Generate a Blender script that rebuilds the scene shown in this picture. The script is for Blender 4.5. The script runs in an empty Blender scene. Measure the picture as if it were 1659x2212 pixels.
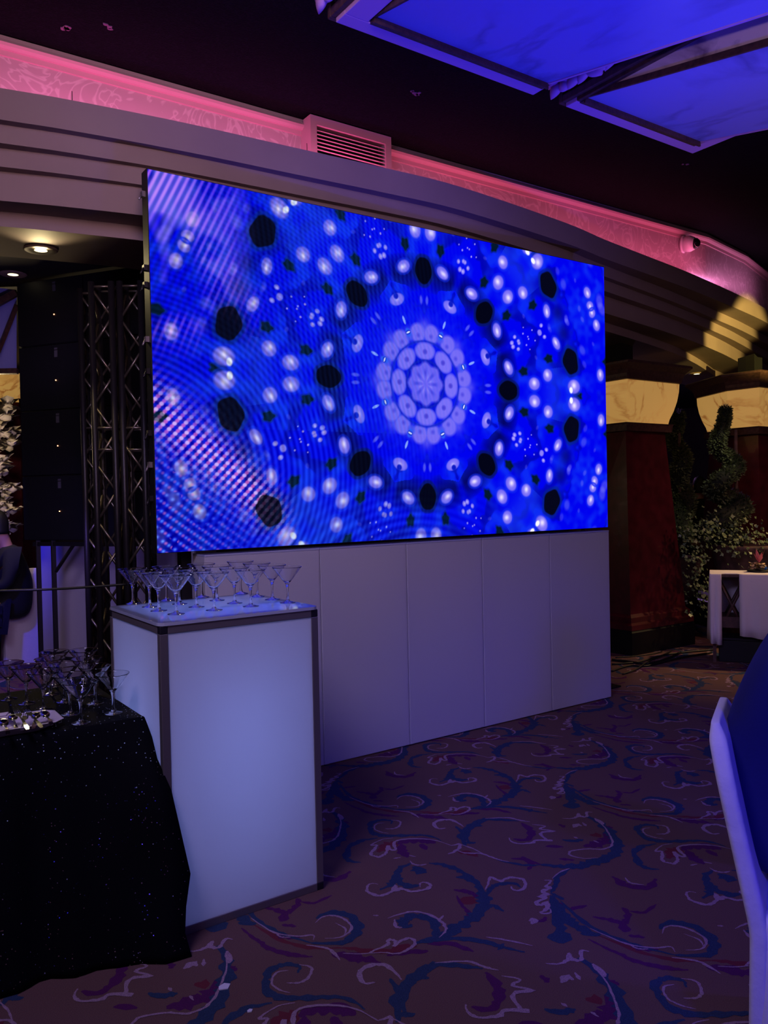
import bpy, bmesh, math, random
import numpy as np
from mathutils import Vector, Matrix
random.seed(7)
C = bpy.context.scene.collection
SC = bpy.context.scene
PI = math.pi

# ------------------------------------------------------------------ camera
F_PX, PITCH, ROLL, YAW, EYE = 1754.5, .0192, -.0206, .964, 1.6
_f = Vector((math.cos(YAW)*math.cos(PITCH), math.sin(YAW)*math.cos(PITCH), -math.sin(PITCH)))
_r = Vector((math.sin(YAW), -math.cos(YAW), 0)); _u = _r.cross(_f)
RT = _r*math.cos(ROLL) + _u*math.sin(ROLL)
UP = -_r*math.sin(ROLL) + _u*math.cos(ROLL)
CAM = Vector((0, 0, EYE))
cd = bpy.data.cameras.new('camera'); cam = bpy.data.objects.new('camera', cd); C.objects.link(cam)
cam.matrix_world = Matrix(((RT.x, UP.x, -_f.x, 0), (RT.y, UP.y, -_f.y, 0), (RT.z, UP.z, -_f.z, EYE), (0, 0, 0, 1)))
cd.sensor_fit = 'VERTICAL'; cd.sensor_height = 36; cd.lens = F_PX/2212*36; cd.clip_start = .05
SC.camera = cam
FWH = Vector((math.cos(YAW), math.sin(YAW), 0)); RTH = Vector((math.sin(YAW), -math.cos(YAW), 0))

def at(px, py, z=None, X=None, Y=None, D=None):
    d = _f + RT*(px-829.5)/F_PX - UP*(py-1106)/F_PX
    if z is not None: t = (z-EYE)/d.z
    elif X is not None: t = X/d.x
    elif Y is not None: t = Y/d.y
    else: t = D
    return CAM + d*t

# ------------------------------------------------------------------ world, exposure, lights
w = bpy.data.worlds.new('world'); SC.world = w; w.use_nodes = True
w.node_tree.nodes['Background'].inputs[0].default_value = (.02, .02, .04, 1)
w.node_tree.nodes['Background'].inputs[1].default_value = .3
SC.view_settings.view_transform = 'Standard'; SC.view_settings.look = 'None'
SC.view_settings.gamma = 1; SC.view_settings.use_curve_mapping = False
SC.view_settings.exposure = 0.0

SPREAD = {'cornice_fill': 70, 'hall_fill': 110}
def light(name, kind, loc, power, col, target=None, size=.5, size_y=None, cone=60, blend=.5):
    l = bpy.data.lights.new(name, kind); l.energy = power; l.color = col
    o = bpy.data.objects.new(name, l); C.objects.link(o); o.location = loc
    if kind == 'AREA':
        l.size = size
        if size_y: l.shape = 'RECTANGLE'; l.size_y = size_y
        if name in SPREAD: l.spread = math.radians(SPREAD[name])
    else: l.shadow_soft_size = size
    if kind == 'SPOT': l.spot_size = math.radians(cone); l.spot_blend = blend
    if target is not None:
        o.rotation_euler = (Vector(target)-Vector(loc)).to_track_quat('-Z', 'Y').to_euler()
    return o

BLUE = (.045, .035, 1.0)
# unseen area lights added to stand in for the hall's dim ambient light
light('hall_fill', 'AREA', (-.6, 1.4, 4.0), 43, (.60, .50, .98), (3.4, 4.3, .3), 1.1)
light('hall_fill', 'AREA', (-1.5, -2.5, 3.9), 9, (.70, .50, .86), (3.5, 4.5, .8), 3.0)
# soft mauve fills added to brighten the stepped cornice
light('cornice_fill', 'AREA', (.2, -.2, 3.3), 12, (1.0, .62, .66), (1.4, 5.0, 3.45), 1.0)
light('cornice_fill', 'AREA', (1.8, -2.2, 3.1), 8, (1.0, .62, .78), (6.0, 5.0, 3.35), .8)
# blue stage lights standing in the hall, aimed at the ceiling coffers and across the guests, plus added fills
light('blue_uplight', 'SPOT', (2.6, 1.2, .35), 430, BLUE, (2.6, 2.9, 3.9), .08, cone=62, blend=.8)
light('blue_uplight', 'SPOT', (4.6, .4, .3), 230, (.14, .10, 1.0), (4.3, 2.5, 3.9), .08, cone=66, blend=.8)
light('mauve_uplight', 'SPOT', (5.4, -.6, .3), 260, (.6, .32, .8), (5.2, 1.7, 3.9), .08, cone=50, blend=.9)
light('blue_side_light', 'SPOT', (.3, -1.6, 2.3), 300, (.02, .02, 1.0), (2.45, 1.3, .75), .15, cone=36, blend=.9)
light('violet_floor_light', 'SPOT', (4.6, -1.2, 3.6), 190, (.12, .06, 1.0), (3.3, 2.0, 0), .15, cone=62, blend=1)
light('coffer_side_fill', 'SPOT', (1.2, .8, 2.6), 60, (1.0, .72, .9), (3.75, 2.3, 3.72), .05, cone=24, blend=.8)  # added fill to brighten the coffer's side veneer
light('violet_rear_fill', 'POINT', (10.8, 9.2, 2.9), 22, (.55, .3, .9), None, .3)  # added fill lifting the background behind the columns from black
# warm ceiling spots, then blue and violet lights for the far left
light('warm_spot', 'SPOT', (6.4, 1.6, 2.9), 2300, (1.0, .78, .17), (8.66, 5.2, 3.285), .03, cone=14.5, blend=.5)
light('warm_downlight', 'SPOT', (8.6, 3.6, 3.4), 330, (1.0, .66, .28), (7.0, 4.15, 0), .05, cone=46, blend=1)
light('warm_column_wash', 'SPOT', (7.0, 1.6, 3.8), 120, (1.0, .5, .36), (7.8, 5.2, 1.0), .1, cone=46, blend=.9)
light('warm_far_left', 'POINT', (1.2, 8.0, 2.3), 34, (1.0, .75, .40), None, .1)
light('truss_warm', 'SPOT', (.9, 4.9, 2.9), 12, (1.0, .78, .35), (1.5, 5.2, .8), .04, cone=50, blend=.5)
light('blue_far_left', 'SPOT', (.4, 6.2, 2.6), 220, BLUE, (1.5, 8.1, .6), .08, cone=45, blend=.6)
light('violet_back_fill', 'SPOT', (.9, 4.9, 1.3), 26, (.30, .20, 1.0), (1.7, 6.9, .9), .1, cone=80, blend=.8)  # added fill for the white panels behind the stage frame
light('violet_back_fill', 'SPOT', (.8, 5.2, 2.2), 16, (.55, .35, 1.0), (1.15, 6.2, 2.9), .1, cone=60, blend=.8)  # added fill for the third coffer
light('flower_wash', 'SPOT', (.6, 6.9, 1.2), 30, (.42, .3, 1.0), (1.3, 8.6, 1.8), .1, cone=60, blend=.8)

# ------------------------------------------------------------------ helpers
def lin(c):
    return tuple(((v/255)/12.92 if v/255 <= .04045 else ((v/255+.055)/1.055)**2.4) for v in c) + (1,)

def mat(name, col, rough=.6, metal=0, emis=None, es=0, noise=None, bump=None, trans=0, ior=1.45, spec=.5, coat=0, translucent=None):
    m = bpy.data.materials.new(name); m.use_nodes = True
    nt = m.node_tree; b = nt.nodes['Principled BSDF']
    b.inputs['Base Color'].default_value = lin(col); b.inputs['Roughness'].default_value = rough
    b.inputs['Metallic'].default_value = metal; b.inputs['IOR'].default_value = ior
    b.inputs['Transmission Weight'].default_value = trans; b.inputs['Specular IOR Level'].default_value = spec
    b.inputs['Coat Weight'].default_value = coat
    if emis: b.inputs['Emission Color'].default_value = lin(emis); b.inputs['Emission Strength'].default_value = es
    tc = nt.nodes.new('ShaderNodeTexCoord')
    if noise:                                  # (scale, other colour, detail, low, high)
        n = nt.nodes.new('ShaderNodeTexNoise'); n.inputs['Scale'].default_value = noise[0]; n.inputs['Detail'].default_value = noise[2]
        r = nt.nodes.new('ShaderNodeMapRange'); r.inputs[1].default_value = noise[3]; r.inputs[2].default_value = noise[4]
        x = nt.nodes.new('ShaderNodeMix'); x.data_type = 'RGBA'
        x.inputs[6].default_value = lin(col); x.inputs[7].default_value = lin(noise[1])
        nt.links.new(tc.outputs['Object'], n.inputs['Vector']); nt.links.new(n.outputs['Fac'], r.inputs[0])
        nt.links.new(r.outputs[0], x.inputs[0]); nt.links.new(x.outputs[2], b.inputs['Base Color'])
    if bump:                                   # (scale, strength, distance)
        n = nt.nodes.new('ShaderNodeTexNoise'); n.inputs['Scale'].default_value = bump[0]; n.inputs['Detail'].default_value = 6
        u = nt.nodes.new('ShaderNodeBump'); u.inputs['Strength'].default_value = bump[1]; u.inputs['Distance'].default_value = bump[2]
        nt.links.new(tc.outputs['Object'], n.inputs['Vector']); nt.links.new(n.outputs['Fac'], u.inputs['Height'])
        nt.links.new(u.outputs[0], b.inputs['Normal'])
    if translucent:
        t = nt.nodes.new('ShaderNodeBsdfTranslucent'); t.inputs[0].default_value = lin(col)
        x = nt.nodes.new('ShaderNodeMixShader'); x.inputs[0].default_value = translucent
        out = nt.nodes['Material Output']
        nt.links.new(b.outputs[0], x.inputs[1]); nt.links.new(t.outputs[0], x.inputs[2]); nt.links.new(x.outputs[0], out.inputs[0])
    return m

def marble(name, base, vein, rough=.3, scale=1.2, emis=0, rot=.6, coat=0):
    m = bpy.data.materials.new(name); m.use_nodes = True; nt = m.node_tree; b = nt.nodes['Principled BSDF']
    b.inputs['Roughness'].default_value = rough; b.inputs['Coat Weight'].default_value = coat
    tc = nt.nodes.new('ShaderNodeTexCoord'); mp = nt.nodes.new('ShaderNodeMapping')
    mp.inputs['Rotation'].default_value = (.3, .2, rot); mp.inputs['Scale'].default_value = (1, .35, 1)
    n = nt.nodes.new('ShaderNodeTexNoise'); n.inputs['Scale'].default_value = scale; n.inputs['Detail'].default_value = 7; n.inputs['Distortion'].default_value = 1.6
    s = nt.nodes.new('ShaderNodeMath'); s.operation = 'SUBTRACT'; s.inputs[1].default_value = .5
    a = nt.nodes.new('ShaderNodeMath'); a.operation = 'ABSOLUTE'
    r = nt.nodes.new('ShaderNodeMapRange'); r.inputs[1].default_value = 0; r.inputs[2].default_value = .05; r.inputs[3].default_value = 1; r.inputs[4].default_value = 0
    n2 = nt.nodes.new('ShaderNodeTexNoise'); n2.inputs['Scale'].default_value = scale*.8; n2.inputs['Detail'].default_value = 4
    mu = nt.nodes.new('ShaderNodeMath'); mu.operation = 'MULTIPLY'
    r2 = nt.nodes.new('ShaderNodeMapRange'); r2.inputs[1].default_value = .4; r2.inputs[2].default_value = .65
    x = nt.nodes.new('ShaderNodeMix'); x.data_type = 'RGBA'; x.inputs[6].default_value = lin(base); x.inputs[7].default_value = lin(vein)
    L = nt.links.new
    L(tc.outputs['Object'], mp.inputs[0]); L(mp.outputs[0], n.inputs[0]); L(tc.outputs['Object'], n2.inputs[0])
    L(n.outputs[0], s.inputs[0]); L(s.outputs[0], a.inputs[0]); L(a.outputs[0], r.inputs[0]); L(n2.outputs[0], r2.inputs[0])
    L(r.outputs[0], mu.inputs[0]); L(r2.outputs[0], mu.inputs[1]); L(mu.outputs[0], x.inputs[0]); L(x.outputs[2], b.inputs['Base Color'])
    if emis: L(x.outputs[2], b.inputs['Emission Color']); b.inputs['Emission Strength'].default_value = emis
    return m

M = {}
def tag(o, label=None, cat=None, group=None, kind=None):
    if label: o['label'] = label
    if cat: o['category'] = cat
    if group: o['group'] = group
    if kind: o['kind'] = kind
    return o

class MB:
    """collects shapes and links them as one mesh object"""
    def __init__(s): s.v = []; s.f = []; s.m = []; s.sm = []
    def add(s, vs, fs, mi=0, smooth=False):
        k = len(s.v); s.v += [tuple(v) for v in vs]
        for f in fs: s.f.append(tuple(i+k for i in f)); s.m.append(mi); s.sm.append(smooth)
        return s
    def box(s, a, b, mi=0, Mx=None):
        x0, y0, z0 = a; x1, y1, z1 = b
        v = [Vector(p) for p in ((x0,y0,z0),(x1,y0,z0),(x1,y1,z0),(x0,y1,z0),(x0,y0,z1),(x1,y0,z1),(x1,y1,z1),(x0,y1,z1))]
        if Mx is not None: v = [Mx @ p for p in v]
        return s.add(v, [(0,3,2,1),(4,5,6,7),(0,1,5,4),(1,2,6,5),(2,3,7,6),(3,0,4,7)], mi)
    def prism(s, poly, z0, z1, mi=0, Mx=None):
        n = len(poly); v = [Vector((p[0], p[1], z0)) for p in poly]+[Vector((p[0], p[1], z1)) for p in poly]
        if Mx is not None: v = [Mx @ p for p in v]
        return s.add(v, [tuple(range(n-1, -1, -1)), tuple(range(n, 2*n))]+[(i, (i+1) % n, n+(i+1) % n, n+i) for i in range(n)], mi)
    def loft(s, rings, mi=0, caps=True, smooth=False, closed=True):
        n = len(rings[0]); v = [p for r in rings for p in r]; f = []
        for k in range(len(rings)-1):
            for i in range(n if closed else n-1):
                j = (i+1) % n; f.append((k*n+i, k*n+j, (k+1)*n+j, (k+1)*n+i))
        if caps and closed: f += [tuple(range(n-1, -1, -1)), tuple(range((len(rings)-1)*n, len(rings)*n))]
        return s.add(v, f, mi, smooth)
    def tube(s, path, r, n=8, mi=0, smooth=True, caps=True):
        P = [Vector(p) for p in path]; R = r if isinstance(r, (list, tuple)) else [r]*len(P); rings = []
        prev = None
        for i, p in enumerate(P):
            t = (P[min(i+1, len(P)-1)]-P[max(i-1, 0)]).normalized()
            if prev is None: a = t.orthogonal().normalized()
            else:
                a = prev - t*prev.dot(t)
                a = a.normalized() if a.length > 1e-6 else t.orthogonal().normalized()
            prev = a; b = t.cross(a)
            rings.append([p+(a*math.cos(q)+b*math.sin(q))*R[i] for q in [2*PI*k/n for k in range(n)]])
        return s.loft(rings, mi, caps, smooth)
    def lathe(s, prof, n=24, c=(0,0,0), mi=0, smooth=True, Mx=None):
        rings = [[Vector((c[0]+r*math.cos(2*PI*k/n), c[1]+r*math.sin(2*PI*k/n), c[2]+z)) for k in range(n)] for r, z in prof]
        if Mx is not None: rings = [[Mx @ p for p in r] for r in rings]
        return s.loft(rings, mi, True, smooth)
    def build(s, name, mats, parent=None, loc=None, bevel=0):
        me = bpy.data.meshes.new(name)
        off = Vector(loc) if loc is not None else Vector((0,0,0))
        me.from_pydata([tuple(Vector(v)-off) for v in s.v], [], s.f)
        for m in (mats if isinstance(mats, (list, tuple)) else [mats]): me.materials.append(m)
        me.polygons.foreach_set('material_index', s.m); me.polygons.foreach_set('use_smooth', s.sm)
        me.update()
        bm = bmesh.new(); bm.from_mesh(me); bmesh.ops.recalc_face_normals(bm, faces=bm.faces)
        if name in ('bowl', 'stem', 'foot') and bm.calc_volume(signed=True) < 0: bmesh.ops.reverse_faces(bm, faces=bm.faces)
        bm.to_mesh(me); bm.free()
        o = bpy.data.objects.new(name, me); C.objects.link(o)
        if parent is not None: o.parent = parent
        if loc is not None: o.location = loc if parent is None else loc
        if bevel:
            bv = o.modifiers.new('bevel', 'BEVEL'); bv.width = bevel; bv.segments = 2; bv.limit_method = 'ANGLE'
        return o

def thing(name, label, cat, loc=(0,0,0), rz=0, group=None):
    o = bpy.data.objects.new(name, None); C.objects.link(o); o.location = loc; o.rotation_euler = (0,0,rz)
    return tag(o, label, cat, group)

def part(name, mb, m, parent, bevel=0):
    """parts are modelled in world space: shift into the thing's own frame"""
    inv = parent_matrix(parent).inverted()
    mb.v = [tuple(inv @ Vector(v)) for v in mb.v]
    return mb.build(name, m, parent, bevel=bevel)
def parent_matrix(o):
    mtx = Matrix.Identity(4)
    while o is not None:
        mtx = (Matrix.Translation(o.location) @ o.rotation_euler.to_matrix().to_4x4() @ Matrix.Diagonal(o.scale).to_4x4()) @ mtx; o = o.parent
    return mtx
def copy_tree(o, parent=None):
    c = o.copy(); C.objects.link(c)
    if parent is not None: c.parent = parent
    for ch in [q for q in o.children]: copy_tree(ch, c)
    return c

def smooth_path(pts, n=8):
    P = [Vector(p) for p in pts]; out = []
    for i in range(len(P)-1):
        p0, p1, p2, p3 = P[max(i-1, 0)], P[i], P[i+1], P[min(i+2, len(P)-1)]
        for k in range(n):
            t = k/n; out.append(.5*((2*p1)+(p2-p0)*t+(2*p0-5*p1+4*p2-p3)*t*t+(3*p1-p0-3*p2+p3)*t**3))
    out.append(P[-1]); return out

# ------------------------------------------------------------------ materials
M['ceiling'] = mat('dark_ceiling', (9, 8, 15), .95, spec=.1, noise=(60, (20, 18, 28), 8, .45, .75), bump=(90, .8, .02))
M['flake'] = mat('plaster_flake', (120, 90, 110), .9)
M['cornice'] = mat('cornice_paint', (140, 118, 118), .75, noise=(3, (132, 110, 112), 4, .3, .7))
M['molding'] = mat('molding_paint', (190, 150, 160), .55)
M['dark'] = mat('black_paint', (9, 8, 14), .7)
M['wall'] = mat('dark_wall', (46, 32, 46), .8, noise=(2, (38, 26, 40), 4, .3, .7))
M['white_plastic'] = mat('milky_acrylic', (215, 210, 215), .35, translucent=.4)
M['gloss'] = mat('glossy_acrylic_top', (200, 200, 215), .06, translucent=.45, coat=1)
M['alu'] = mat('aluminium_frame', (130, 120, 125), .4, .6)
M['black_plastic'] = mat('black_plastic', (22, 20, 30), .5)
M['black_metal'] = mat('black_truss_paint', (42, 38, 44), .42, .6)
M['black_cab'] = mat('led_cabinet_black', (9, 9, 15), .55, noise=(40, (14, 13, 20), 3, .4, .6))
M['glass'] = mat('clear_glass', (255, 255, 255), .0, trans=1, ior=1.5)
M['steel'] = mat('polished_steel', (200, 198, 205), .12, 1)
M['porcelain'] = mat('white_tray', (190, 175, 190), .3)
M['napkin'] = mat('white_napkin', (205, 190, 195), .9, bump=(60, .4, .004))
M['linen'] = mat('white_linen', (215, 205, 215), .85, bump=(14, .5, .012))
M['mahogany'] = mat('mahogany_veneer', (86, 26, 34), .28, noise=(9, (66, 18, 24), 8, .35, .65), coat=.3)
M['bronze'] = mat('carved_brown_wood', (84, 56, 48), .45, noise=(30, (60, 38, 36), 6, .35, .65), bump=(60, .4, .006))
M['plinth'] = mat('black_plinth', (14, 14, 20), .35)
M['leaf'] = mat('topiary_green', (74, 84, 52), .6, noise=(40, (44, 56, 34), 3, .35, .65))
M['ivy'] = mat('ivy_green', (70, 92, 60), .45, noise=(25, (110, 116, 84), 3, .45, .7))
M['stone'] = mat('planter_stone', (92, 66, 62), .8, noise=(12, (60, 44, 44), 6, .35, .65), bump=(30, .5, .01))
M['rubber'] = mat('black_cable', (10, 10, 14), .5)
M['petal'] = mat('white_petal', (225, 215, 200), .7, bump=(20, .3, .01))
M['navy'] = mat('navy_jacket', (16, 18, 96), .85, bump=(120, .2, .003))
M['blacksuit'] = mat('black_suit', (14, 13, 20), .85)
M['trousers'] = mat('dark_trousers', (16, 16, 30), .85)
M['skin'] = mat('skin', (170, 120, 100), .5)
M['hair'] = mat('black_hair', (14, 11, 12), .5, bump=(150, .6, .004))
M['marble_bluelit'] = marble('ceiling_marble', (132, 136, 214), (84, 84, 150), .6, 1.1)  # blue of the stage light is partly put into this marble colour
M['veneer'] = marble('marble_veneer', (226, 196, 205), (110, 80, 110), .5, 1.6)  # paler copy of the marble for the box side, without the blue light tint
M['soffit_purple'] = mat('coffer_rail_paint', (190, 140, 200), .6)
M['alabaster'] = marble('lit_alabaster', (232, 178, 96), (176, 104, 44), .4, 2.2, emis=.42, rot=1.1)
M['lamp'] = mat('lamp_glow', (255, 240, 200), .4, emis=(255, 236, 180), es=2.6)
M['trim_ring'] = mat('lamp_trim', (120, 100, 90), .5)
M['pink_led'] = mat('camera_white', (215, 200, 215), .35)
M['dome'] = mat('camera_dome', (12, 10, 16), .08)
M['paper'] = mat('paper_scrap', (210, 200, 215), .8)

# wallpaper: pale ground with slightly lighter swirling fronds
m = bpy.data.materials.new('damask_wallpaper'); m.use_nodes = True; nt = m.node_tree; b = nt.nodes['Principled BSDF']; b.inputs['Roughness'].default_value = .6
tc = nt.nodes.new('ShaderNodeTexCoord'); mp = nt.nodes.new('ShaderNodeMapping'); mp.inputs['Rotation'].default_value = (PI/2, 0, 0)
n1 = nt.nodes.new('ShaderNodeTexNoise'); n1.inputs['Scale'].default_value = 3.2; n1.inputs['Detail'].default_value = 1.5; n1.inputs['Distortion'].default_value = 3.5
s1 = nt.nodes.new('ShaderNodeMath'); s1.operation = 'SUBTRACT'; s1.inputs[1].default_value = .5
a1 = nt.nodes.new('ShaderNodeMath'); a1.operation = 'ABSOLUTE'
r1 = nt.nodes.new('ShaderNodeMapRange'); r1.inputs[1].default_value = .012; r1.inputs[2].default_value = .045; r1.inputs[3].default_value = 1; r1.inputs[4].default_value = 0
x1 = nt.nodes.new('ShaderNodeMix'); x1.data_type = 'RGBA'; x1.inputs[6].default_value = lin((176, 150, 160)); x1.inputs[7].default_value = lin((196, 172, 182))
for a_, b_ in ((tc.outputs['Object'], n1.inputs[0]), (n1.outputs[0], s1.inputs[0]), (s1.outputs[0], a1.inputs[0]), (a1.outputs[0], r1.inputs[0]), (r1.outputs[0], x1.inputs[0]), (x1.outputs[2], b.inputs['Base Color'])): nt.links.new(a_, b_)
M['wallpaper'] = m

# sequined cloth: near black with randomly tilted glossy flakes
m = bpy.data.materials.new('black_sequins'); m.use_nodes = True; nt = m.node_tree; b = nt.nodes['Principled BSDF']
b.inputs['Base Color'].default_value = lin((5, 5, 12)); b.inputs['Roughness'].default_value = .8; b.inputs['Specular IOR Level'].default_value = .08
tc = nt.nodes.new('ShaderNodeTexCoord'); vo = nt.nodes.new('ShaderNodeTexVoronoi'); vo.inputs['Scale'].default_value = 210
geo = nt.nodes.new('ShaderNodeNewGeometry')
sub = nt.nodes.new('ShaderNodeVectorMath'); sub.operation = 'SUBTRACT'; sub.inputs[1].default_value = (.5, .5, .5)
sca = nt.nodes.new('ShaderNodeVectorMath'); sca.operation = 'SCALE'; sca.inputs['Scale'].default_value = 1.5
add = nt.nodes.new('ShaderNodeVectorMath'); add.operation = 'ADD'
nor = nt.nodes.new('ShaderNodeVectorMath'); nor.operation = 'NORMALIZE'
gl = nt.nodes.new('ShaderNodeBsdfGlossy'); gl.inputs[0].default_value = (.9, .9, .95, 1); gl.inputs['Roughness'].default_value = .12
sep = nt.nodes.new('ShaderNodeSeparateColor'); gt = nt.nodes.new('ShaderNodeMath'); gt.operation = 'GREATER_THAN'; gt.inputs[1].default_value = .965
dd = nt.nodes.new('ShaderNodeMath'); dd.operation = 'LESS_THAN'; dd.inputs[1].default_value = .45
mu = nt.nodes.new('ShaderNodeMath'); mu.operation = 'MULTIPLY'; mx = nt.nodes.new('ShaderNodeMixShader')
L = nt.links.new
L(tc.outputs['Object'], vo.inputs['Vector']); L(vo.outputs['Color'], sub.inputs[0]); L(sub.outputs[0], sca.inputs[0]); L(sca.outputs[0], add.inputs[0]); L(geo.outputs['Normal'], add.inputs[1])
L(add.outputs[0], nor.inputs[0]); L(nor.outputs[0], gl.inputs['Normal']); L(vo.outputs['Color'], sep.inputs[0]); L(sep.outputs[0], gt.inputs[0]); L(vo.outputs['Distance'], dd.inputs[0])
L(gt.outputs[0], mu.inputs[0]); L(dd.outputs[0], mu.inputs[1]); L(mu.outputs[0], mx.inputs[0]); L(b.outputs[0], mx.inputs[1]); L(gl.outputs[0], mx.inputs[2]); L(mx.outputs[0], nt.nodes['Material Output'].inputs[0])
M['sequin'] = m

# ------------------------------------------------------------------ the setting
ZC, ZS, ZB = 4.245, 3.139, 3.32         # hall ceiling, stage soffit, rear soffit
def flat(name, poly, z0, z1, m): return tag(MB().prism(poly, z0, z1).build(name, m), kind='structure')
flat('ceiling', [(-4, -5), (15, -5), (15, 5.6), (-4, 5.6)], ZC, ZC+.1, M['ceiling'])
tag(MB().box((-4.1, -5, 0), (-4, 12, ZC)).build('wall_left', M['wall']), kind='structure')
tag(MB().box((15, -5, 0), (15.1, 12, ZC)).build('wall_right', M['wall']), kind='structure')
tag(MB().box((-4.1, 12, 0), (15.1, 12.1, ZC)).build('wall_back', M['wall']), kind='structure')
tag(MB().box((-4.1, -5.1, 0), (15.1, -5, ZC)).build('wall_front', M['wall']), kind='structure')

# stepped cornice: five fasciae curving across the hall, profile swept along the plan curve
CURVE = [(-4, 5.7), (-1, 4.95), (.2, 4.66), (.815, 4.545), (1.16, 4.483), (1.755, 4.415), (2.5, 4.37), (3.07, 4.335), (3.72, 4.325), (4.9, 4.46), (5.5, 4.58),
         (6.22, 4.70), (7.1, 4.85), (8.3, 5.1), (9.25, 5.33), (10.5, 5.7), (12.5, 6.4), (15, 7.4)]
CV = smooth_path([(x, y, 0) for x, y in CURVE], 5)
XO = [.8, 1.6, 5.7, 8, 10]
OFF = [[0]*5, [.06, .05, .11, .2, .24], [.13, .09, .17, .27, .38], [.2, .13, .26, .36, .52], [.38, .33, .44, .62, .95]]
ZF = [(3.57, 3.731), (3.474, 3.57), (3.377, 3.474), (3.221, 3.377), (ZS, 3.221)]
mbf = MB(); rings = []
for p in CV:
    o = [float(np.interp(p.x, XO, k)) for k in OFF]; ring = [Vector((p.x, 5.45 if p.x < 7.8 else max(5.45, p.y+1.2), 3.731))]
    for k in range(5):
        ring.append(Vector((p.x, p.y+o[k], ZF[k][1]))); ring.append(Vector((p.x, p.y+o[k], ZF[k][0])))
    ring.append(Vector((p.x, p.y+o[4]+.62, ZS)))
    ring.append(Vector((p.x, p.y+o[4]+.62, 3.731)))
    rings.append(ring)
mbf.loft(rings)
cor = tag(mbf.build('trim_1', M['cornice']), kind='structure')
cor['label'] = 'stepped mauve cornice curving above the screen'
# rear soffit behind the cornice and the dark drop at its back edge
rs = MB()
rr = []
for p in CV:
    o4 = float(np.interp(p.x, XO, OFF[4])); y0 = p.y+o4+.622
    rr.append([Vector((p.x, y0, ZB)), Vector((p.x, y0, ZB+.1)), Vector((p.x, 12, ZB+.1)), Vector((p.x, 12, ZB))])
rs.loft(rr)
tag(rs.build('ceiling_rear', M['dark']), kind='structure')
# papered wall above the ledge with crown moulding
WP = [(-4, 5.02), (7.6, 5.02), (8.6, 5.2), (9.6, 5.5), (11, 5.55), (15, 5.55)]
tag(MB().loft([[Vector((x, y, 3.70)), Vector((x, y+.05, 3.70)), Vector((x, y+.05, ZC)), Vector((x, y, ZC))] for x, y in WP]).build('wall_frieze', M['wallpaper']), kind='structure')
def crown(x0, x1):
    pr = [(0, 4.135), (-.012, 4.137), (-.014, 4.165), (-.03, 4.168), (-.045, 4.18), (-.052, 4.195), (-.045, 4.212), (-.02, 4.216), (-.02, ZC), (0, ZC)]
    xs = [x0]+[x for x, _ in WP if x0 < x < x1]+[x1]
    wy = lambda x: float(np.interp(x, [q[0] for q in WP], [q[1] for q in WP]))
    return MB().loft([[Vector((x, wy(x)+dy, z)) for dy, z in pr] for x in xs])
tag(crown(-4, 2.86).build('trim_2', M['molding']), kind='structure')
tag(crown(3.58, 15).build('trim_3', M['molding']), kind='structure')
# pink LED strips lying in the cove behind the ledge
for x0 in (-.5, .9, 2.2, 3.6, 5.0, 6.3):
    c = (1.0, .15, .46) if x0 < 2.5 else (1.0, .15, .32)
    light('cove_strip', 'AREA', (x0+.6, 4.80, 3.76), 3.0*(1.5 if x0 < 2.5 else (1.25 if x0 < 5 else 1.0)), c, (x0+.6, 4.98, 4.4), 1.25, .05)
light('cove_strip', 'AREA', (8.2, 5.0, 3.76), 3.2, (.9, .30, .62), (8.2, 5.2, 4.4), 1.8, .05)

# air vent set in the frieze
v = thing('air_vent', 'louvred air vent set in the pink frieze above the screen', 'vent', (3.2, 4.9, 3.74))
vx0, vx1, vz0, vz1 = 2.84, 3.52, 3.735, 4.235
fr = MB(); fr.box((vx0, 4.88, vz0), (vx0+.05, 5.02, vz1)).box((vx1-.05, 4.88, vz0), (vx1, 5.02, vz1)).box((vx0+.05, 4.88, vz1-.06), (vx1-.05, 5.02, vz1)).box((vx0+.05, 4.88, vz0), (vx1-.05, 5.02, vz0+.03))
part('vent_frame', fr, M['molding'], v)
part('vent_backing', MB().box((vx0+.05, 4.975, vz0+.03), (vx1-.05, 5.0, vz1-.06)), M['dark'], v)
nl = 15
for k in range(nl):
    z = vz0+.045+k*(vz1-.06-vz0-.05)/nl
    part('louvre', MB().add([(vx0+.05, 4.89, z), (vx1-.05, 4.89, z), (vx1-.05, 4.93, z+.022), (vx0+.05, 4.93, z+.022), (vx0+.05, 4.90, z-.004), (vx1-.05, 4.90, z-.004), (vx1-.05, 4.94, z+.018), (vx0+.05, 4.94, z+.018)],
         [(0,1,2,3),(7,6,5,4),(0,4,5,1),(2,6,7,3),(1,5,6,2),(0,3,7,4)]), M['molding'], v)

# security camera on the frieze
cp = at(1478, 527, Y=5.0)
v = thing('security_camera', 'white dome security camera mounted on the pink frieze', 'security camera', cp)
dirv = Vector((.25, -.8, -.1)).normalized(); Mx = Matrix.Translation(cp+Vector((0, .02, 0))) @ dirv.to_track_quat('Z', 'Y').to_matrix().to_4x4()
part('mount', MB().lathe([(.001, 0), (.085, 0), (.085, .02), (.001, .02)], 24, Mx=Mx), M['pink_led'], v)
part('housing', MB().lathe([(.001, .02), (.075, .02), (.078, .08), (.06, .12), (.001, .12)], 24, Mx=Mx), M['pink_led'], v)
part('dome', MB().lathe([(.001, .12), (.055, .12), (.05, .145), (.032, .165), (.012, .175), (.001, .176)], 24, Mx=Mx), M['dome'], v)
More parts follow.
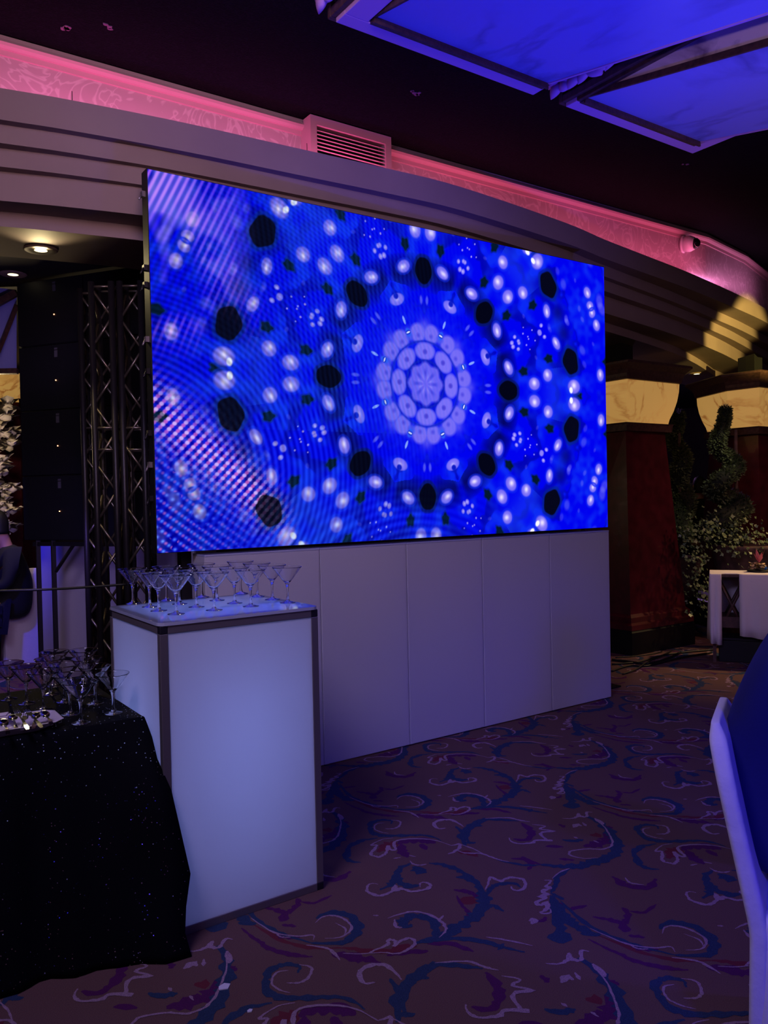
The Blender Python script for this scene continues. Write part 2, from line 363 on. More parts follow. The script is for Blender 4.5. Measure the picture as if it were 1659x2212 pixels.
# bare wires sticking up from the ledge
for k, (px, py, h) in enumerate(((157, 216, .05), (665, 326, .05))):
    p = at(px, py, z=3.731)
    tag(MB().tube([p+Vector((0, .01, 0)), p+Vector((0, .01, h))], .002).build('wire_end', M['rubber']), ['short wire end standing on the cornice ledge at far left', 'short wire end standing on the cornice ledge by the air vent'][k], 'wire')

# pale flakes of plaster on the dark ceiling
for k, (px, py, n, lb) in enumerate(((143, 62, 7, 'largest pale patch of bare plaster on the dark ceiling, upper left'), (235, 57, 3, 'small pale plaster chip on the dark ceiling right of the large patch'),
                                  (897, 200, 6, 'pale scuffed patch on the dark ceiling left of the coffer'), (1476, 355, 2, 'tiny pale chip on the dark ceiling below the coffer corner'))):
    q = MB()
    for j in range(n):
        p = at(px+random.uniform(-9, 9), py+random.uniform(-5, 5), z=ZC-.001); rr_ = [random.uniform(.008, .02) for _ in range(7)]
        q.prism([(p.x+rr_[i]*math.cos(i*.9), p.y+rr_[i]*math.sin(i*.9)) for i in range(7)], ZC-.004, ZC)
    tag(q.build('plaster_patch', M['flake']), lb, 'plaster patch')

# downlights
def downlight(p, lb, tilt=None):
    v = thing('downlight', lb, 'downlight', p, 0, 'recessed downlights in the soffit')
    part('trim_ring', MB().lathe([(.055, -.001), (.095, -.001), (.098, -.008), (.09, -.014), (.06, -.012)], 28, p), M['trim_ring'], v)
    part('lamp', MB().lathe([(.001, -.004), (.056, -.004), (.056, -.010), (.001, -.016)], 24, p), M['lamp'], v)
downlight(at(88, 537, z=ZS), 'bright downlight in the soffit left of the screen, nearer one')
downlight(at(28, 590, z=ZB), 'bright downlight in the dark rear soffit at far left')
downlight(at(1505, 806, z=ZS), 'bright downlight in the soffit between the two columns')
light('downlight_glow', 'SPOT', at(88, 537, z=ZS)-Vector((0, 0, .05)), 10, (1, .8, .4), at(88, 537, z=0), .04, cone=110)

# ------------------------------------------------------------------ ceiling coffers
SX = 1.15; ZK = 3.9
def coffer(x0, x1, yf, yn, lb, right_rail=True, drop=.0, leafz=.17):
    v = thing('ceiling_coffer', lb, 'ceiling panel', ((x0+x1)/2, (yf+yn)/2, ZK))
    rw = .085
    # flat rails, painted
    part('far_rail', MB().box((x0, yf-rw, ZK), (x1, yf, ZK+.035)), M['soffit_purple'], v, .004)
    part('left_rail', MB().box((x0, yn, ZK), (x0+.13 if not right_rail else x0+.03, yf-rw, ZK+.035)), M['soffit_purple'] if not right_rail else M['bronze'], v, .004)
    if right_rail: part('right_rail', MB().box((x1-.085, yn, ZK), (x1, yf-rw, ZK+.035)), M['soffit_purple'], v, .004)
    # brown outer band
    part('band', MB().box((x0-.03, yn, ZK+.02), (x0, yf, ZK+.065)).box((x0-.03, yf, ZK+.02), (x1+.03, yf+.03, ZK+.10)).box((x1, yn, ZK+.02), (x1+.03, yf, ZK+.10)), M['bronze'], v, .006)
    part('neck', MB().box((x0+.02, yn, ZK+.035), (x1-.02, yf-.02, ZC)), M['bronze'], v)
    # carved acanthus leaves at the far left corner
    lf = MB(); rl = random.Random(4)
    for k in range(16):
        row = k % 2; c = Vector((x0-.055-.012*row, yf+.02-(k//2)*.07, ZK+.085+.055*row)); L_, W_, T_ = .062*rl.uniform(.8, 1.2), .036, .026
        ang_ = rl.uniform(-.7, .9); dy, dz = math.cos(ang_), math.sin(ang_); rings = []
        for q_ in range(7):
            f = q_/6; rr_ = max(.03, math.sin(PI*min(1, f*.85+.12))); cc_ = c+Vector((-.015*math.sin(PI*f), (f-.5)*2*L_*dy, (f-.5)*2*L_*dz))
            rings.append([cc_+Vector((T_*rr_*math.cos(a), -dz*W_*rr_*math.sin(a), dy*W_*rr_*math.sin(a))) for a in [2*PI*m_/8 for m_ in range(8)]])
        lf.loft(rings, smooth=True)
    part('carved_leaves', lf, M['soffit_purple'], v)
    # tilted marble box hanging from the frame: bottom slopes down towards the hall
    mx0 = x0+(.145 if not right_rail else .03); mx1 = x1-(.01 if not right_rail else .10); yb = yf-rw-.045
    sl = .19
    zt = ZK+.012
    yy = yn; zb0 = zt; zb1 = zt-(yb-yy)*sl
    part('marble_panel', MB().add([(mx0, yb, zb0), (mx1, yb, zb0), (mx1, yy, zb1), (mx0, yy, zb1), (mx0, yb, zb0+.2), (mx1, yb, zb0+.2), (mx1, yy, zb0+.2), (mx0, yy, zb0+.2)],
         [(0,1,2,3),(4,7,6,5),(0,4,5,1),(1,5,6,2),(2,6,7,3),(3,7,4,0)]), M['marble_bluelit'], v)
    part('side_veneer', MB().add([(mx0-.004, yb, zb0), (mx0-.0005, yb, zb0), (mx0-.0005, yy, zb1), (mx0-.004, yy, zb1), (mx0-.004, yb, zb0+.1), (mx0-.0005, yb, zb0+.1), (mx0-.0005, yy, zb0+.1), (mx0-.004, yy, zb0+.1)],
         [(0,1,2,3),(4,7,6,5),(0,4,5,1),(1,5,6,2),(2,6,7,3),(3,7,4,0)]), M['veneer'], v)
    # stepped brown moulding at the far end and along both lower edges
    mo = MB()
    for a, (dy, dz) in enumerate(((0, .0), (.014, .012), (.028, .024))):
        mo.box((mx0-.005, yb+.001+dy, zt-.03+dz), (mx1+.002, yb+.014+dy, zt+.05))
    mo.box((mx0, yb, zt-.014), (mx1, yb+.05, zt+.05))
    part('end_moulding', mo, M['bronze'], v)
    for xx, s in ((mx0, -1), (mx1, 1)):
        ed = MB(); t = .010
        ed.add([(xx+s*t, yb, zb0-.006), (xx-s*.004, yb, zb0-.006), (xx-s*.004, yy, zb1-.006), (xx+s*t, yy, zb1-.006), (xx+s*t, yb, zb0+.028), (xx-s*.004, yb, zb0+.028), (xx-s*.004, yy, zb1+.028), (xx+s*t, yy, zb1+.028)],
               [(0,1,2,3),(4,7,6,5),(0,4,5,1),(1,5,6,2),(2,6,7,3),(3,7,4,0)])
        part('edge_moulding', ed, M['bronze'] if s < 0 else M['soffit_purple'], v)
    return v
coffer(2.118, 3.452, 3.375, .6, 'larger blue-lit marble ceiling coffer at top of the picture', False)
coffer(3.72, 4.97, 3.37, .6, 'smaller blue-lit marble ceiling coffer at upper right', True)
# a third coffer glimpsed far away left of the black panels
v = thing('ceiling_coffer', 'distant purple marble ceiling coffer left of the dark LED panels', 'ceiling panel', (1.2, 6.4, 3.2))
a = [at(-60, 745, z=3.25), at(40, 640, z=3.25), at(36, 815, z=3.1), at(-60, 800, z=3.1)]
pl = lambda P, q: q.x
pts = [at(-80, 614, D=6.32), at(36, 626, D=6.34), at(36, 800, D=6.7), at(-80, 804, D=6.7)]
th = Vector((.02, .12, .02))
part('marble_panel', MB().add(pts+[p+th for p in pts], [(0,1,2,3),(7,6,5,4),(0,4,5,1),(1,5,6,2),(2,6,7,3),(3,7,4,0)]), M['marble_bluelit'], v)
def bar(p0, p1, r): part('moulding', MB().tube([p0, p1], r, 4, smooth=False), M['bronze'], v)
bar(at(-80, 696, D=6.3), at(36, 632, D=6.3), .035); bar(at(-4, 760, D=6.5), at(36, 660, D=6.3), .02); bar(at(-80, 804, D=6.68), at(38, 802, D=6.68), .03)

# ------------------------------------------------------------------ carpet
LX, LY = .968, .8225          # half-drop repeat of the pattern
CA, CB, CC, C4 = (700, 1650, 4.1475), (1000, 1650, 4.1475), (1150, 1850, 4.1475), (700, 1950, 3.687)
ST = [  # (origin, colour, width in m, points)
 (CA,'N',.030,[(600,540),(600,510),(500,505),(430,530),(410,580),(450,625),(560,648),(780,640),(950,650),(1050,690)]),
 (CA,'L',.010,[(540,530),(470,540),(450,580),(500,610),(580,625)]),(CA,'L',.014,[(600,505),(680,518),(670,560),(620,582),(545,583)]),
 (CA,'N',.032,[(480,665),(340,690),(230,740),(200,820),(230,870),(330,885)]),
 (CA,'M',.075,[(640,700),(560,740),(480,790)]),
 (CA,'L',.018,[(620,665),(520,680),(420,730),(475,732),(430,790),(425,820),(480,835),(520,828),(560,790),(570,735),(590,770),(640,770),(625,712),(700,680),(860,675),(1000,690),(1140,735)]),
 (CA,'L',.020,[(1140,735),(1220,720),(1190,775),(1110,810)]),(CA,'L',.014,[(1190,775),(1260,800),(1400,805),(1480,830),(1560,860),(1659,880)]),
 (CA,'L',.010,[(1230,725),(1330,760),(1430,810)]),(CA,'M',.04,[(1200,790),(1300,800),(1380,830)]),
 (CA,'P',.055,[(660,720),(760,690),(900,690),(1000,712)]),(CA,'P',.05,[(700,720),(700,780),(750,840)]),(CA,'P',.05,[(860,720),(920,770)]),
 (CA,'N',.04,[(780,890),(680,940),(640,1010),(600,1080),(500,1130)]),(CA,'N',.04,[(640,960),(670,1050),(760,1100),(860,1085)]),(CA,'N',.06,[(800,920),(850,960),(870,930)]),
 (CA,'L',.020,[(485,1080),(420,1075),(385,1110),(400,1150),(500,1185),(600,1150),(640,1095),(650,1140),(690,1120),(780,1145),(900,1130),(955,1095),(910,1065),(860,1075),(862,1110)]),
 (CA,'L',.012,[(770,870),(800,900),(860,910),(920,900)]),(CA,'L',.01,[(760,820),(820,835)]),(CA,'L',.01,[(620,850),(690,840)]),
 (CA,'N',.034,[(940,890),(1060,905),(1200,950),(1290,1010),(1380,1090),(1430,1180)]),(CA,'N',.055,[(1330,1020),(1390,1100),(1430,1200),(1425,1270),(1350,1360),(1250,1430),(1120,1510),(980,1570),(820,1610)]),
 (CA,'N',.026,[(1440,1200),(1500,1110),(1560,1080),(1700,1072),(1760,1110)]),(CA,'N',.024,[(1440,1290),(1520,1275),(1610,1325)]),(CA,'N',.03,[(1180,1020),(1260,1020),(1330,1065)]),
 (CB,'L',.020,[(200,1130),(222,1080),(250,1020),(340,1052),(400,1025),(520,1030),(562,1080),(520,1135),(450,1130),(430,1100)]),
 (CA,'P',.03,[(1160,1130),(1300,1150),(1380,1200)]),(CA,'M',.09,[(1280,1190),(1310,1260)]),(CA,'P',.02,[(1190,1180),(1230,1260),(1290,1330),(1260,1400)]),
 (CA,'N',.045,[(980,1580),(1000,1490),(960,1400),(860,1365),(750,1380),(700,1420),(735,1465),(790,1440)]),
 (CA,'L',.016,[(570,1385),(680,1350),(800,1325),(930,1350),(1030,1400),(1080,1450),(1090,1500),(1030,1560)]),(CA,'L',.016,[(635,1395),(640,1460),(700,1470)]),(CA,'L',.014,[(1030,1400),(1070,1360)]),(CA,'L',.014,[(440,1360),(490,1362)]),
 (C4,'L',.016,[(150,405),(330,408),(400,380),(500,340),(515,297),(570,310),(560,350),(620,300),(705,290),(715,345),(640,390),(560,410),(480,400),(330,408)]),
 (C4,'M',.05,[(540,385),(680,330)]),(C4,'P',.05,[(60,410),(200,430),(320,450),(450,482)]),(C4,'P',.03,[(500,420),(700,395),(830,385)]),
 (C4,'N',.030,[(720,320),(850,300),(1080,285),(1250,310),(1400,350),(1600,395)]),(C4,'L',.012,[(1290,275),(1450,300),(1660,345)]),(C4,'P',.03,[(820,330),(1000,330),(1190,390)]),(C4,'N',.045,[(1390,350),(1430,360)]),
 (CA,'N',.040,[(650,300),(720,275),(830,280),(920,320),(920,370),(840,408),(650,410)]),(CA,'N',.022,[(650,410),(450,370),(300,320),(200,260),(140,180)]),
 (CA,'L',.012,[(650,320),(700,290),(790,290),(870,320),(885,355),(820,385),(730,390)]),(CA,'L',.008,[(780,320),(850,345),(850,372)]),(CA,'L',.010,[(230,300),(400,365),(560,380),(650,375),(660,398)]),
 (CA,'L',.014,[(620,420),(740,430),(800,450),(850,485)]),(CA,'M',.03,[(850,430),(1000,440),(1180,445),(1320,420)]),(CA,'M',.025,[(260,330),(450,395),(640,430),(850,430)]),
 (CB,'N',.060,[(1090,465),(1200,510),(1280,580),(1340,640),(1380,700),(1370,780),(1290,850),(1150,890),(1000,920),(850,920),(700,905)]),(CB,'N',.02,[(700,905),(560,910),(430,890),(300,860)]),
 (CB,'P',.075,[(1270,620),(1290,690),(1200,720),(1080,740)]),(CB,'M',.05,[(1140,640),(1240,640)]),
 (CB,'L',.013,[(1180,500),(1260,560),(1315,640),(1340,700),(1320,745),(1240,768),(1110,765),(970,785),(960,820),(1080,850),(1210,845)]),(CB,'L',.03,[(1180,490),(1260,545)]),
 (CB,'P',.03,[(860,540),(915,570)]),(CB,'N',.03,[(890,680),(1000,690),(1080,680)]),(CB,'P',.03,[(740,740),(900,745)]),(CB,'L',.012,[(990,655),(1030,670)]),(CB,'L',.012,[(1170,690),(1220,710)]),(CB,'P',.025,[(860,850),(1000,862)]),
 (CB,'P',.03,[(430,850),(560,860),(620,900),(580,950)]),(CB,'P',.03,[(540,830),(560,860),(700,900)]),
 (CB,'N',.035,[(60,720),(25,640),(60,580),(120,540),(200,500),(380,505),(500,515)]),(CB,'P',.040,[(520,530),(590,580),(615,640),(560,680),(450,675)]),
 (CB,'L',.014,[(200,492),(400,485),(520,510),(600,522)]),(CB,'L',.020,[(620,545),(740,560),(690,585),(815,605),(700,620),(745,680),(800,690),(660,688),(620,712),(500,718),(430,695),(415,665)]),
 (CA,'N',.05,[(1260,740),(1245,640),(1300,570),(1400,500)]),(CA,'L',.022,[(1250,565),(1180,520),(1080,500),(990,530),(1015,580),(1090,578)]),(CA,'N',.024,[(1250,620),(1180,560)]),(CA,'N',.024,[(1300,560),(1420,556)]),(CA,'N',.03,[(1250,710),(1360,705)]),
 (CB,'L',.010,[(970,935),(870,970),(800,1030)]),(CB,'L',.022,[(730,1045),(790,1050),(740,1105),(790,1110),(710,1150),(760,1170),(680,1195),(750,1200),(650,1245),(700,1270),(750,1240),(750,1300),(700,1340),(780,1340),(780,1300)]),
 (CB,'N',.030,[(960,940),(860,1000),(830,1080),(790,1160)]),(CB,'N',.055,[(800,1180),(830,1330),(870,1470),(880,1600)]),(CB,'N',.09,[(870,1500),(875,1610)]),(CB,'N',.05,[(800,1190),(880,1310),(960,1420),(1080,1490),(1230,1540)]),
 (CB,'N',.03,[(790,1160),(900,1220)]),(CB,'P',.028,[(850,1240),(960,1300),(1110,1270)]),(CB,'L',.028,[(590,1410),(640,1395),(620,1440)]),(CB,'P',.02,[(650,1410),(720,1400),(740,1370)]),
 (CC,'P',.03,[(540,540),(700,570),(830,590),(850,500),(800,460)]),(CC,'P',.04,[(820,590),(830,680)]),(CC,'P',.02,[(870,490),(1000,500),(1110,430)]),(CC,'N',.03,[(430,690),(600,712)]),(CC,'P',.025,[(860,710),(1010,725)]),
 (CC,'P',.025,[(500,740),(700,840),(880,920),(1080,980),(1280,1010),(1400,1020)]),(CC,'P',.03,[(880,800),(1000,830),(1130,830)]),(CC,'L',.01,[(880,800),(950,830),(1040,830)]),
 (CC,'L',.020,[(120,960),(240,965),(320,920),(330,870),(350,920),(430,930),(440,850),(510,855)]),(CC,'L',.03,[(260,1135),(310,1085),(370,1110)]),(CC,'L',.016,[(380,1040),(430,1110)]),
 (CC,'P',.045,[(720,180),(800,240),(940,280),(1060,270),(1100,200)]),(CC,'L',.012,[(830,190),(880,240),(1000,255)]),(CC,'P',.035,[(590,1060),(700,1130),(780,1150)]),
]
def build_carpet():
    fm = MB(); fm.box((-4, -5, -.05), (15, 12, 0), 0)
    rnd = random.Random(3)
    h0 = {'N': .0006, 'P': .0003, 'M': .0001, 'L': .0010}; mi = {'N': 1, 'P': 2, 'M': 3, 'L': 4}
    shapes = []
    for org, c, wd, pts in ST:
        P = [at(org[0]+x/org[2], org[1]+y/org[2], z=0) for x, y in pts]
        S = smooth_path(P, 5); n = len(S); lft = []; rgt = []
        for i, p in enumerate(S):
            t = (S[min(i+1, n-1)]-S[max(i-1, 0)]).normalized(); nr = Vector((-t.y, t.x, 0))
            e = min(1, .25+3*min(i, n-1-i)/n)
            wk = wd*(.8 if c == 'L' else .9); a = wk*.5*e*(1+rnd.uniform(-.5, .5)); b_ = wk*.5*e*(1+rnd.uniform(-.5, .5))
            lft.append(p+nr*a); rgt.append(p-nr*b_)
        shapes.append((c, lft, rgt))
    k = 0
    for i in range(-3, 12):
        for j in range(-3, 12):
            ox = LX*i; oy = LY*(j*2+(i % 2)) - LY*6
            cx, cy = ox+2.4, oy+2.3
            if cx < -.6 or cx > 11 or cy < .2 or cy > 9: continue
            d = Vector((cx, cy, 0)).length
            if cx*.57+cy*.82 < 1.2: continue
            if abs((cx*.8216-cy*.57)) > .62*(cx*.57+cy*.82)+.9: continue
            for c, l, r in shapes:
                z = h0[c]+(k % 7)*.00003; k += 1
                n = len(l); vs = [Vector((p.x+ox, p.y+oy, z+.000012*q_)) for q_, p in enumerate(l)]+[Vector((p.x+ox, p.y+oy, z+.000012*q_)) for q_, p in enumerate(r)]
                fm.add(vs, [(q_, q_+1, n+q_+1, n+q_) for q_ in range(n-1)], mi[c])
    def cm(name, col, alt):
        return mat(name, col, .95, noise=(420, alt, 2, .35, .65), spec=.15)
    mats = [cm('carpet_ground', (112, 80, 76), (84, 60, 60)), cm('carpet_teal', (48, 62, 92), (34, 46, 72)), cm('carpet_plum', (88, 30, 84), (66, 24, 66)), cm('carpet_maroon', (110, 44, 54), (90, 36, 48)), cm('carpet_lilac', (168, 134, 152), (120, 94, 112))]
    me_o = fm.build('floor', mats)
    # make sure inlay faces look up
    me_o.data.update()
    return tag(me_o, kind='structure')
build_carpet()
for k, (px, py, s) in enumerate(((485, 2133, .022), (540, 2185, .010))):
    p = at(px, py, z=0)
    tag(MB().prism([(p.x-s, p.y-s*.3), (p.x+s*.2, p.y-s*.8), (p.x+s, p.y+s*.1), (p.x+s*.3, p.y+s*.8), (p.x-s*.7, p.y+s*.5)], .001, .004).build('paper_scrap', M['paper']), ['larger white paper scrap lying on the carpet in the foreground', 'tiny white paper scrap on the carpet at bottom edge'][k], 'paper scrap')

# ------------------------------------------------------------------ LED screen with kaleidoscope picture
SY = 4.25; S0 = Vector((1.4726, SY, 1.322)); S1 = Vector((5.094, SY, 3.358))
def kaleido(X, Z):
    R = .745; cx, cz = 3.306, 2.336
    dx = (X-cx)/R; dz = (Z-cz)/R; r = np.hypot(dx, dz); a = np.degrees(np.arctan2(dz, dx))
    am = np.abs(((a+22.5) % 45)-22.5)
    sgn = np.sign(((a+22.5) % 45)-22.5)
    u = r*np.cos(np.radians(am)); t = r*np.sin(np.radians(am))       # folded coordinates
    rng = np.random.RandomState(5)
    def vnoise(x, y, n=64, seed=1):
        g = np.random.RandomState(seed).rand(n, n)
        xi = np.floor(x).astype(int); yi = np.floor(y).astype(int); fx = x-xi; fy = y-yi; fx = fx*fx*(3-2*fx); fy = fy*fy*(3-2*fy)
        G = lambda i, j: g[i % n, j % n]
        return (G(xi, yi)*(1-fx)*(1-fy)+G(xi+1, yi)*fx*(1-fy)+G(xi, yi+1)*(1-fx)*fy+G(xi+1, yi+1)*fx*fy)
    nz = vnoise(u*7, t*7, seed=2)*.6+vnoise(u*17, t*17, seed=3)*.4
    ripple = vnoise(u*9+3*nz, t*3, seed=4)
    col = np.zeros(X.shape+(3,)); 
    base = np.array([1, 2, 232.]); mid = np.array([12, 46, 238.]); dark = np.array([2, 4, 140.])
    def mix(c, w): 
        w = w[..., None]; col[:] = col*(1-w)+np.array(c, float)*w
    col[:] = base
    mix(mid, np.clip((nz-.42)*2.4, 0, .85)); mix(dark, np.clip((ripple-.62)*2.2, 0, .6))
    mix((24, 60, 235), .55*np.exp(-((r-1.62)/.14)**2)*(am < 9))
    mix((3, 5, 92), .95*np.clip(1-np.abs(r-.98)/.17, 0, 1)**.6*(vnoise(u*5, t*5, seed=8) > .2)*np.clip((am)/8, 0, 1)*np.clip(1-(am-19)/4, .35, 1))
    mix((5, 8, 120), .8*np.exp(-((u-1.78)/.09)**2-((t-.62)/.10)**2))
    def el(r0, a0, sr, st, c, rot=0, wob=0, soft=.12, hi=None, al=1., ring=None):
        a_ = math.radians(a0); c0, t0 = r0*math.cos(a_), r0*math.sin(a_)
        for s in ((1, -1) if (a0 < 6 or a0 > 17) else (1,)):
            for fold in (0, 1):
                if fold:    # neighbour across the 22.5 degree mirror
                    if a0 < 16: continue
                    b_ = math.radians(45-a0); c0b, t0b = r0*math.cos(b_), r0*math.sin(b_); rb = math.degrees(b_)
                else: c0b, t0b = c0, t0*s; rb = a0*s
                q = math.radians(rb)+math.radians(rot)*(s if not fold else -1)
                p = ((u-c0b)*math.cos(q)+(t-t0b)*math.sin(q))/sr; w = (-(u-c0b)*math.sin(q)+(t-t0b)*math.cos(q))/st
                d = np.hypot(p, w)
                if wob: th_ = np.arctan2(w, p); d = d*(1+wob*np.cos(5*th_+.8)+wob*.5*np.cos(3*th_))
                if ring is not None: mix(ring, np.clip((1.28-d)/.16, 0, 1)*.55)
                mix(c, np.clip((1-d)/soft, 0, 1)*al)
                if hi is not None: mix(hi, np.exp(-(p*1.6)**2*3-((w-.15)*2.2)**2)*.9*(d < 1))
    # flowers and rings in the middle
    mix((30, 66, 240), np.clip((.74-r)/.1, 0, 1)*.35*vnoise(r*20, am*.3, seed=9))
    pk = np.array([120, 104, 240.])
    mix((86, 82, 235), np.clip(1-np.abs(r-.45)/.10, 0, 1)*.8); el(.45, 9.8, .100, .094, (118, 106, 238), soft=.3, al=.95); el(.43, 9.5, .03, .03, (70, 64, 215), soft=.8, al=.8); el(.445, 22.4, .05, .05, (70, 80, 235), soft=.6, al=.6)
    mix((14, 30, 190), np.exp(-((r-.375)/.012)**2)*.8)
    el(.290, 0, .086, .124, (120, 108, 240), soft=.3, al=.95); el(.285, 0, .03, .03, (70, 60, 205), soft=.8, al=.9)
    mix((14, 30, 180), np.exp(-((r-.208)/.010)**2)*.8)
    mix((116, 104, 238), np.clip((.2-r+.012*np.cos(np.radians(a*8)))/.03, 0, 1)*.9)
    mix((60, 60, 215), np.clip(np.cos(np.radians(a*8)), 0, 1)*np.exp(-((r-.1)/.035)**2)*.8); mix((150, 140, 246), np.clip(-np.cos(np.radians(a*8)), 0, 1)*np.exp(-((r-.06)/.03)**2)*.6)
    mix((110, 100, 238), np.exp(-((r-.53)/.05)**2)*np.clip(1-am/12, 0, 1)*.6)
    el(.475, 22.5, .045, .03, (40, 90, 240), soft=.5, al=.9); el(.475, 22.5, .02, .030, (18, 40, 190), soft=.3); el(.475, 22.5, .008, .024, (235, 240, 255), soft=.5)
    el(.585, 22.5, .042, .013, (130, 160, 250), soft=.4)
    el(.77, 22.5, .055, .085, (120, 108, 240), soft=.35, hi=(190, 180, 250)); el(.80, 22.5, .03, .03, (10, 24, 190), soft=.6)
    el(.74, 2.5, .05, .02, (90, 96, 240), soft=.5, al=.8)
    # black and green seeds
    el(1.0, 0, .122, .096, (3, 4, 22), wob=.02, ring=(6, 20, 90), soft=.10)
    el(1.90, 10.4, .112, .138, (5, 6, 26), rot=4, wob=.045, ring=(5, 40, 120), soft=.10)
    for r0, a0 in ((1.22, 9.3), (1.59, 12.6), (1.97, 0), (2.45, 9.)): el(r0, a0, .056, .042, (3, 22, 44), wob=.12, soft=.2, ring=(4, 30, 110))
    # pale pebbles
    W_ = (116, 104, 238); H_ = (244, 232, 255)
    for r0, a0, sr, st, rot in ((1.03, 12.1, .050, .070, 20), (1.35, 3.6, .072, .062, 0), (1.545, 6.7, .062, .062, 30), (1.915, 2.7, .085, .072, 0), (1.74, 17.0, .045, .068, 20), (2.33, 5.8, .05, .065, 0), (2.39, 18.3, .05, .06, 0), (2.37, 21.5, .05, .045, 20)):
        el(r0, a0, sr*1.18, st*1.12, W_, rot=rot, soft=.25, hi=H_, ring=(20, 44, 236))
    el(1.87, 1.6, .03, .04, (250, 250, 255), soft=.4)
    for r0, a0, s_, al in ((2.10, 13, .07, .5), (2.10, 9, .05, .4), (1.97, 22, .05, .6), (2.53, 21.5, .09, .6), (2.2, 21, .04, .5), (2.28, 14, .03, .4), (1.7, 22, .04, .3), (1.42, 14, .03, .35), (2.6, 12, .09, .5), (2.75, 18, .1, .6), (2.8, 6, .08, .5)):
        el(r0, a0, s_*.7, s_, (96, 96, 238), rot=20, soft=.5, al=al)
    for r0, a0, s_ in ((1.15, 21.5, .032), (1.21, 19.6, .028), (1.24, 22, .026), (1.55, 22.2, .034), (1.60, 20.4, .03), (1.33, 20, .014), (1.38, 22, .012), (1.46, 20.4, .012), (1.36, 17.8, .01)): el(r0, a0, s_, s_*.8, (128, 116, 240), soft=.4, hi=(190, 180, 250))
    blk = np.clip(1-col.sum(-1)/120., 0, 1); keep = col.copy()
    # camera moire of the LED lattice, painted into the picture colours towards the left
    fx = np.clip((3.5-X)/2.0, 0, 1); low = np.clip((2.3-Z)/1.0, 0, 1)
    x1_, z1_ = 1.25, 1.75
    d1 = ((X-x1_)**2*1.0+(Z-z1_)**2*1.5); ph = 105*np.sqrt(d1+.02)*(1+.25*np.sqrt(d1))
    st1 = .5+.5*np.sin(ph); st2 = .5+.5*np.sin(118*((X-1.2)*.8+(Z-1.3)*1.0)+9*np.sin(X*1.5)); st3 = .5+.5*np.sin(128*((X-1.2)*.85-(Z-1.3)*.8)+6*np.sin(Z*2)); st4 = .5+.5*np.sin(190*(X+.12*Z)); st6 = .5+.5*np.sin(150*((X-1.2)*1.0-(Z-2.3)*.45)+3*np.sin(Z*3))
    up = np.clip((Z-2.3)/.8, 0, 1)*np.clip((2.6-X)/1.0, 0, 1)
    d3 = np.hypot((X-3.2), (Z-1.0)*1.6); st5 = .5+.5*np.sin(80*d3)
    bl = np.clip((2.2-X)/.7, 0, 1)*low
    col *= (1-.62*(fx*.5*st1*(1-bl)*(1-up)+.65*bl*(1-st2*st3)+.5*up*(1-st6)))[..., None]
    mix((60, 140, 250), .42*fx*(1-st1)*(1-bl)*(1-up)*np.clip(low+.25, 0, 1)); mix((120, 190, 255), .75*bl*(st2*st3)**2); mix((255, 130, 220), .75*bl*np.clip(st2*(1-st3)-.35, 0, 1)*1.5*(nz > .38))
    mix((215, 120, 235), .9*np.clip((Z-2.35)/.35, 0, 1)*np.clip(1-(X-1.47)/.75, 0, 1)*np.clip(st6-.3, 0, 1)*1.2*np.clip((vnoise(X*4.3+7, Z*3.3, seed=11)-.40)*5, 0, 1)); mix((30, 90, 240), .3*np.clip(1-np.abs(X-2.6)/1.2, 0, 1)*st4*(Z > 2.0))
    dl = np.abs((X-1.62)*.62+(Z-1.98)*.78)/1.0; band = np.exp(-(dl/.13)**2)*np.clip((2.35-X)/.3, 0, 1)
    mix((235, 190, 250), .85*band*np.clip(st2*st3*2.2-.35, 0, 1)); mix((255, 120, 200), .7*band*np.clip((1-st2)*st3*2-.4, 0, 1))
    blo = np.clip((vnoise(X*5.1+3, Z*4.4+1, seed=21)*.6+vnoise(X*11, Z*9, seed=22)*.4-.47)*7, 0, 1)*np.clip((Z-2.4)/.3, 0, 1)*np.clip(1.15-(X-1.47)/.6, 0, 1)
    mix((190, 140, 245), .75*blo*(.35+.65*st6)); mix((120, 150, 250), .3*blo*(1-st6))
    low2 = np.clip((1.75-Z)/.5, 0, 1)*np.clip(1-np.abs(X-3.0)/1.1, 0, 1)
    mix((6, 14, 120), .5*low2*st5); mix((50, 130, 240), .28*low2*(1-st5))
    col[:] = col*(1-blk[..., None])+keep*blk[..., None]
    return np.clip(col, 0, 255)
NX, NZ = 900, 506
gx = np.linspace(S0.x, S1.x, NX); gz = np.linspace(S0.z, S1.z, NZ)
GX, GZ = np.meshgrid(gx, gz)
cols = kaleido(GX, GZ)/255.0
cols = np.where(cols <= .04045, cols/12.92, ((cols+.055)/1.055)**2.4)
scr = thing('led_screen', 'large LED video screen showing a blue kaleidoscope picture', 'screen', ((S0.x+S1.x)/2, SY, S0.z))
me = bpy.data.meshes.new('display')
co = np.stack([GX-(S0.x+S1.x)/2, np.zeros_like(GX), GZ-S0.z], -1).reshape(-1, 3).astype(np.float32)
ii = (np.arange(NZ-1)[:, None]*NX+np.arange(NX-1)[None]).reshape(-1)
fc = np.stack([ii, ii+1, ii+NX+1, ii+NX], -1).astype(np.int32)
me.vertices.add(len(co)); me.vertices.foreach_set('co', co.ravel())
me.loops.add(fc.size); me.loops.foreach_set('vertex_index', fc.ravel())
me.polygons.add(len(fc)); me.polygons.foreach_set('loop_start', np.arange(0, fc.size, 4, dtype=np.int32)); me.polygons.foreach_set('loop_total', np.full(len(fc), 4, dtype=np.int32))
me.update(calc_edges=True)
at_ = me.color_attributes.new('picture', 'FLOAT_COLOR', 'POINT')
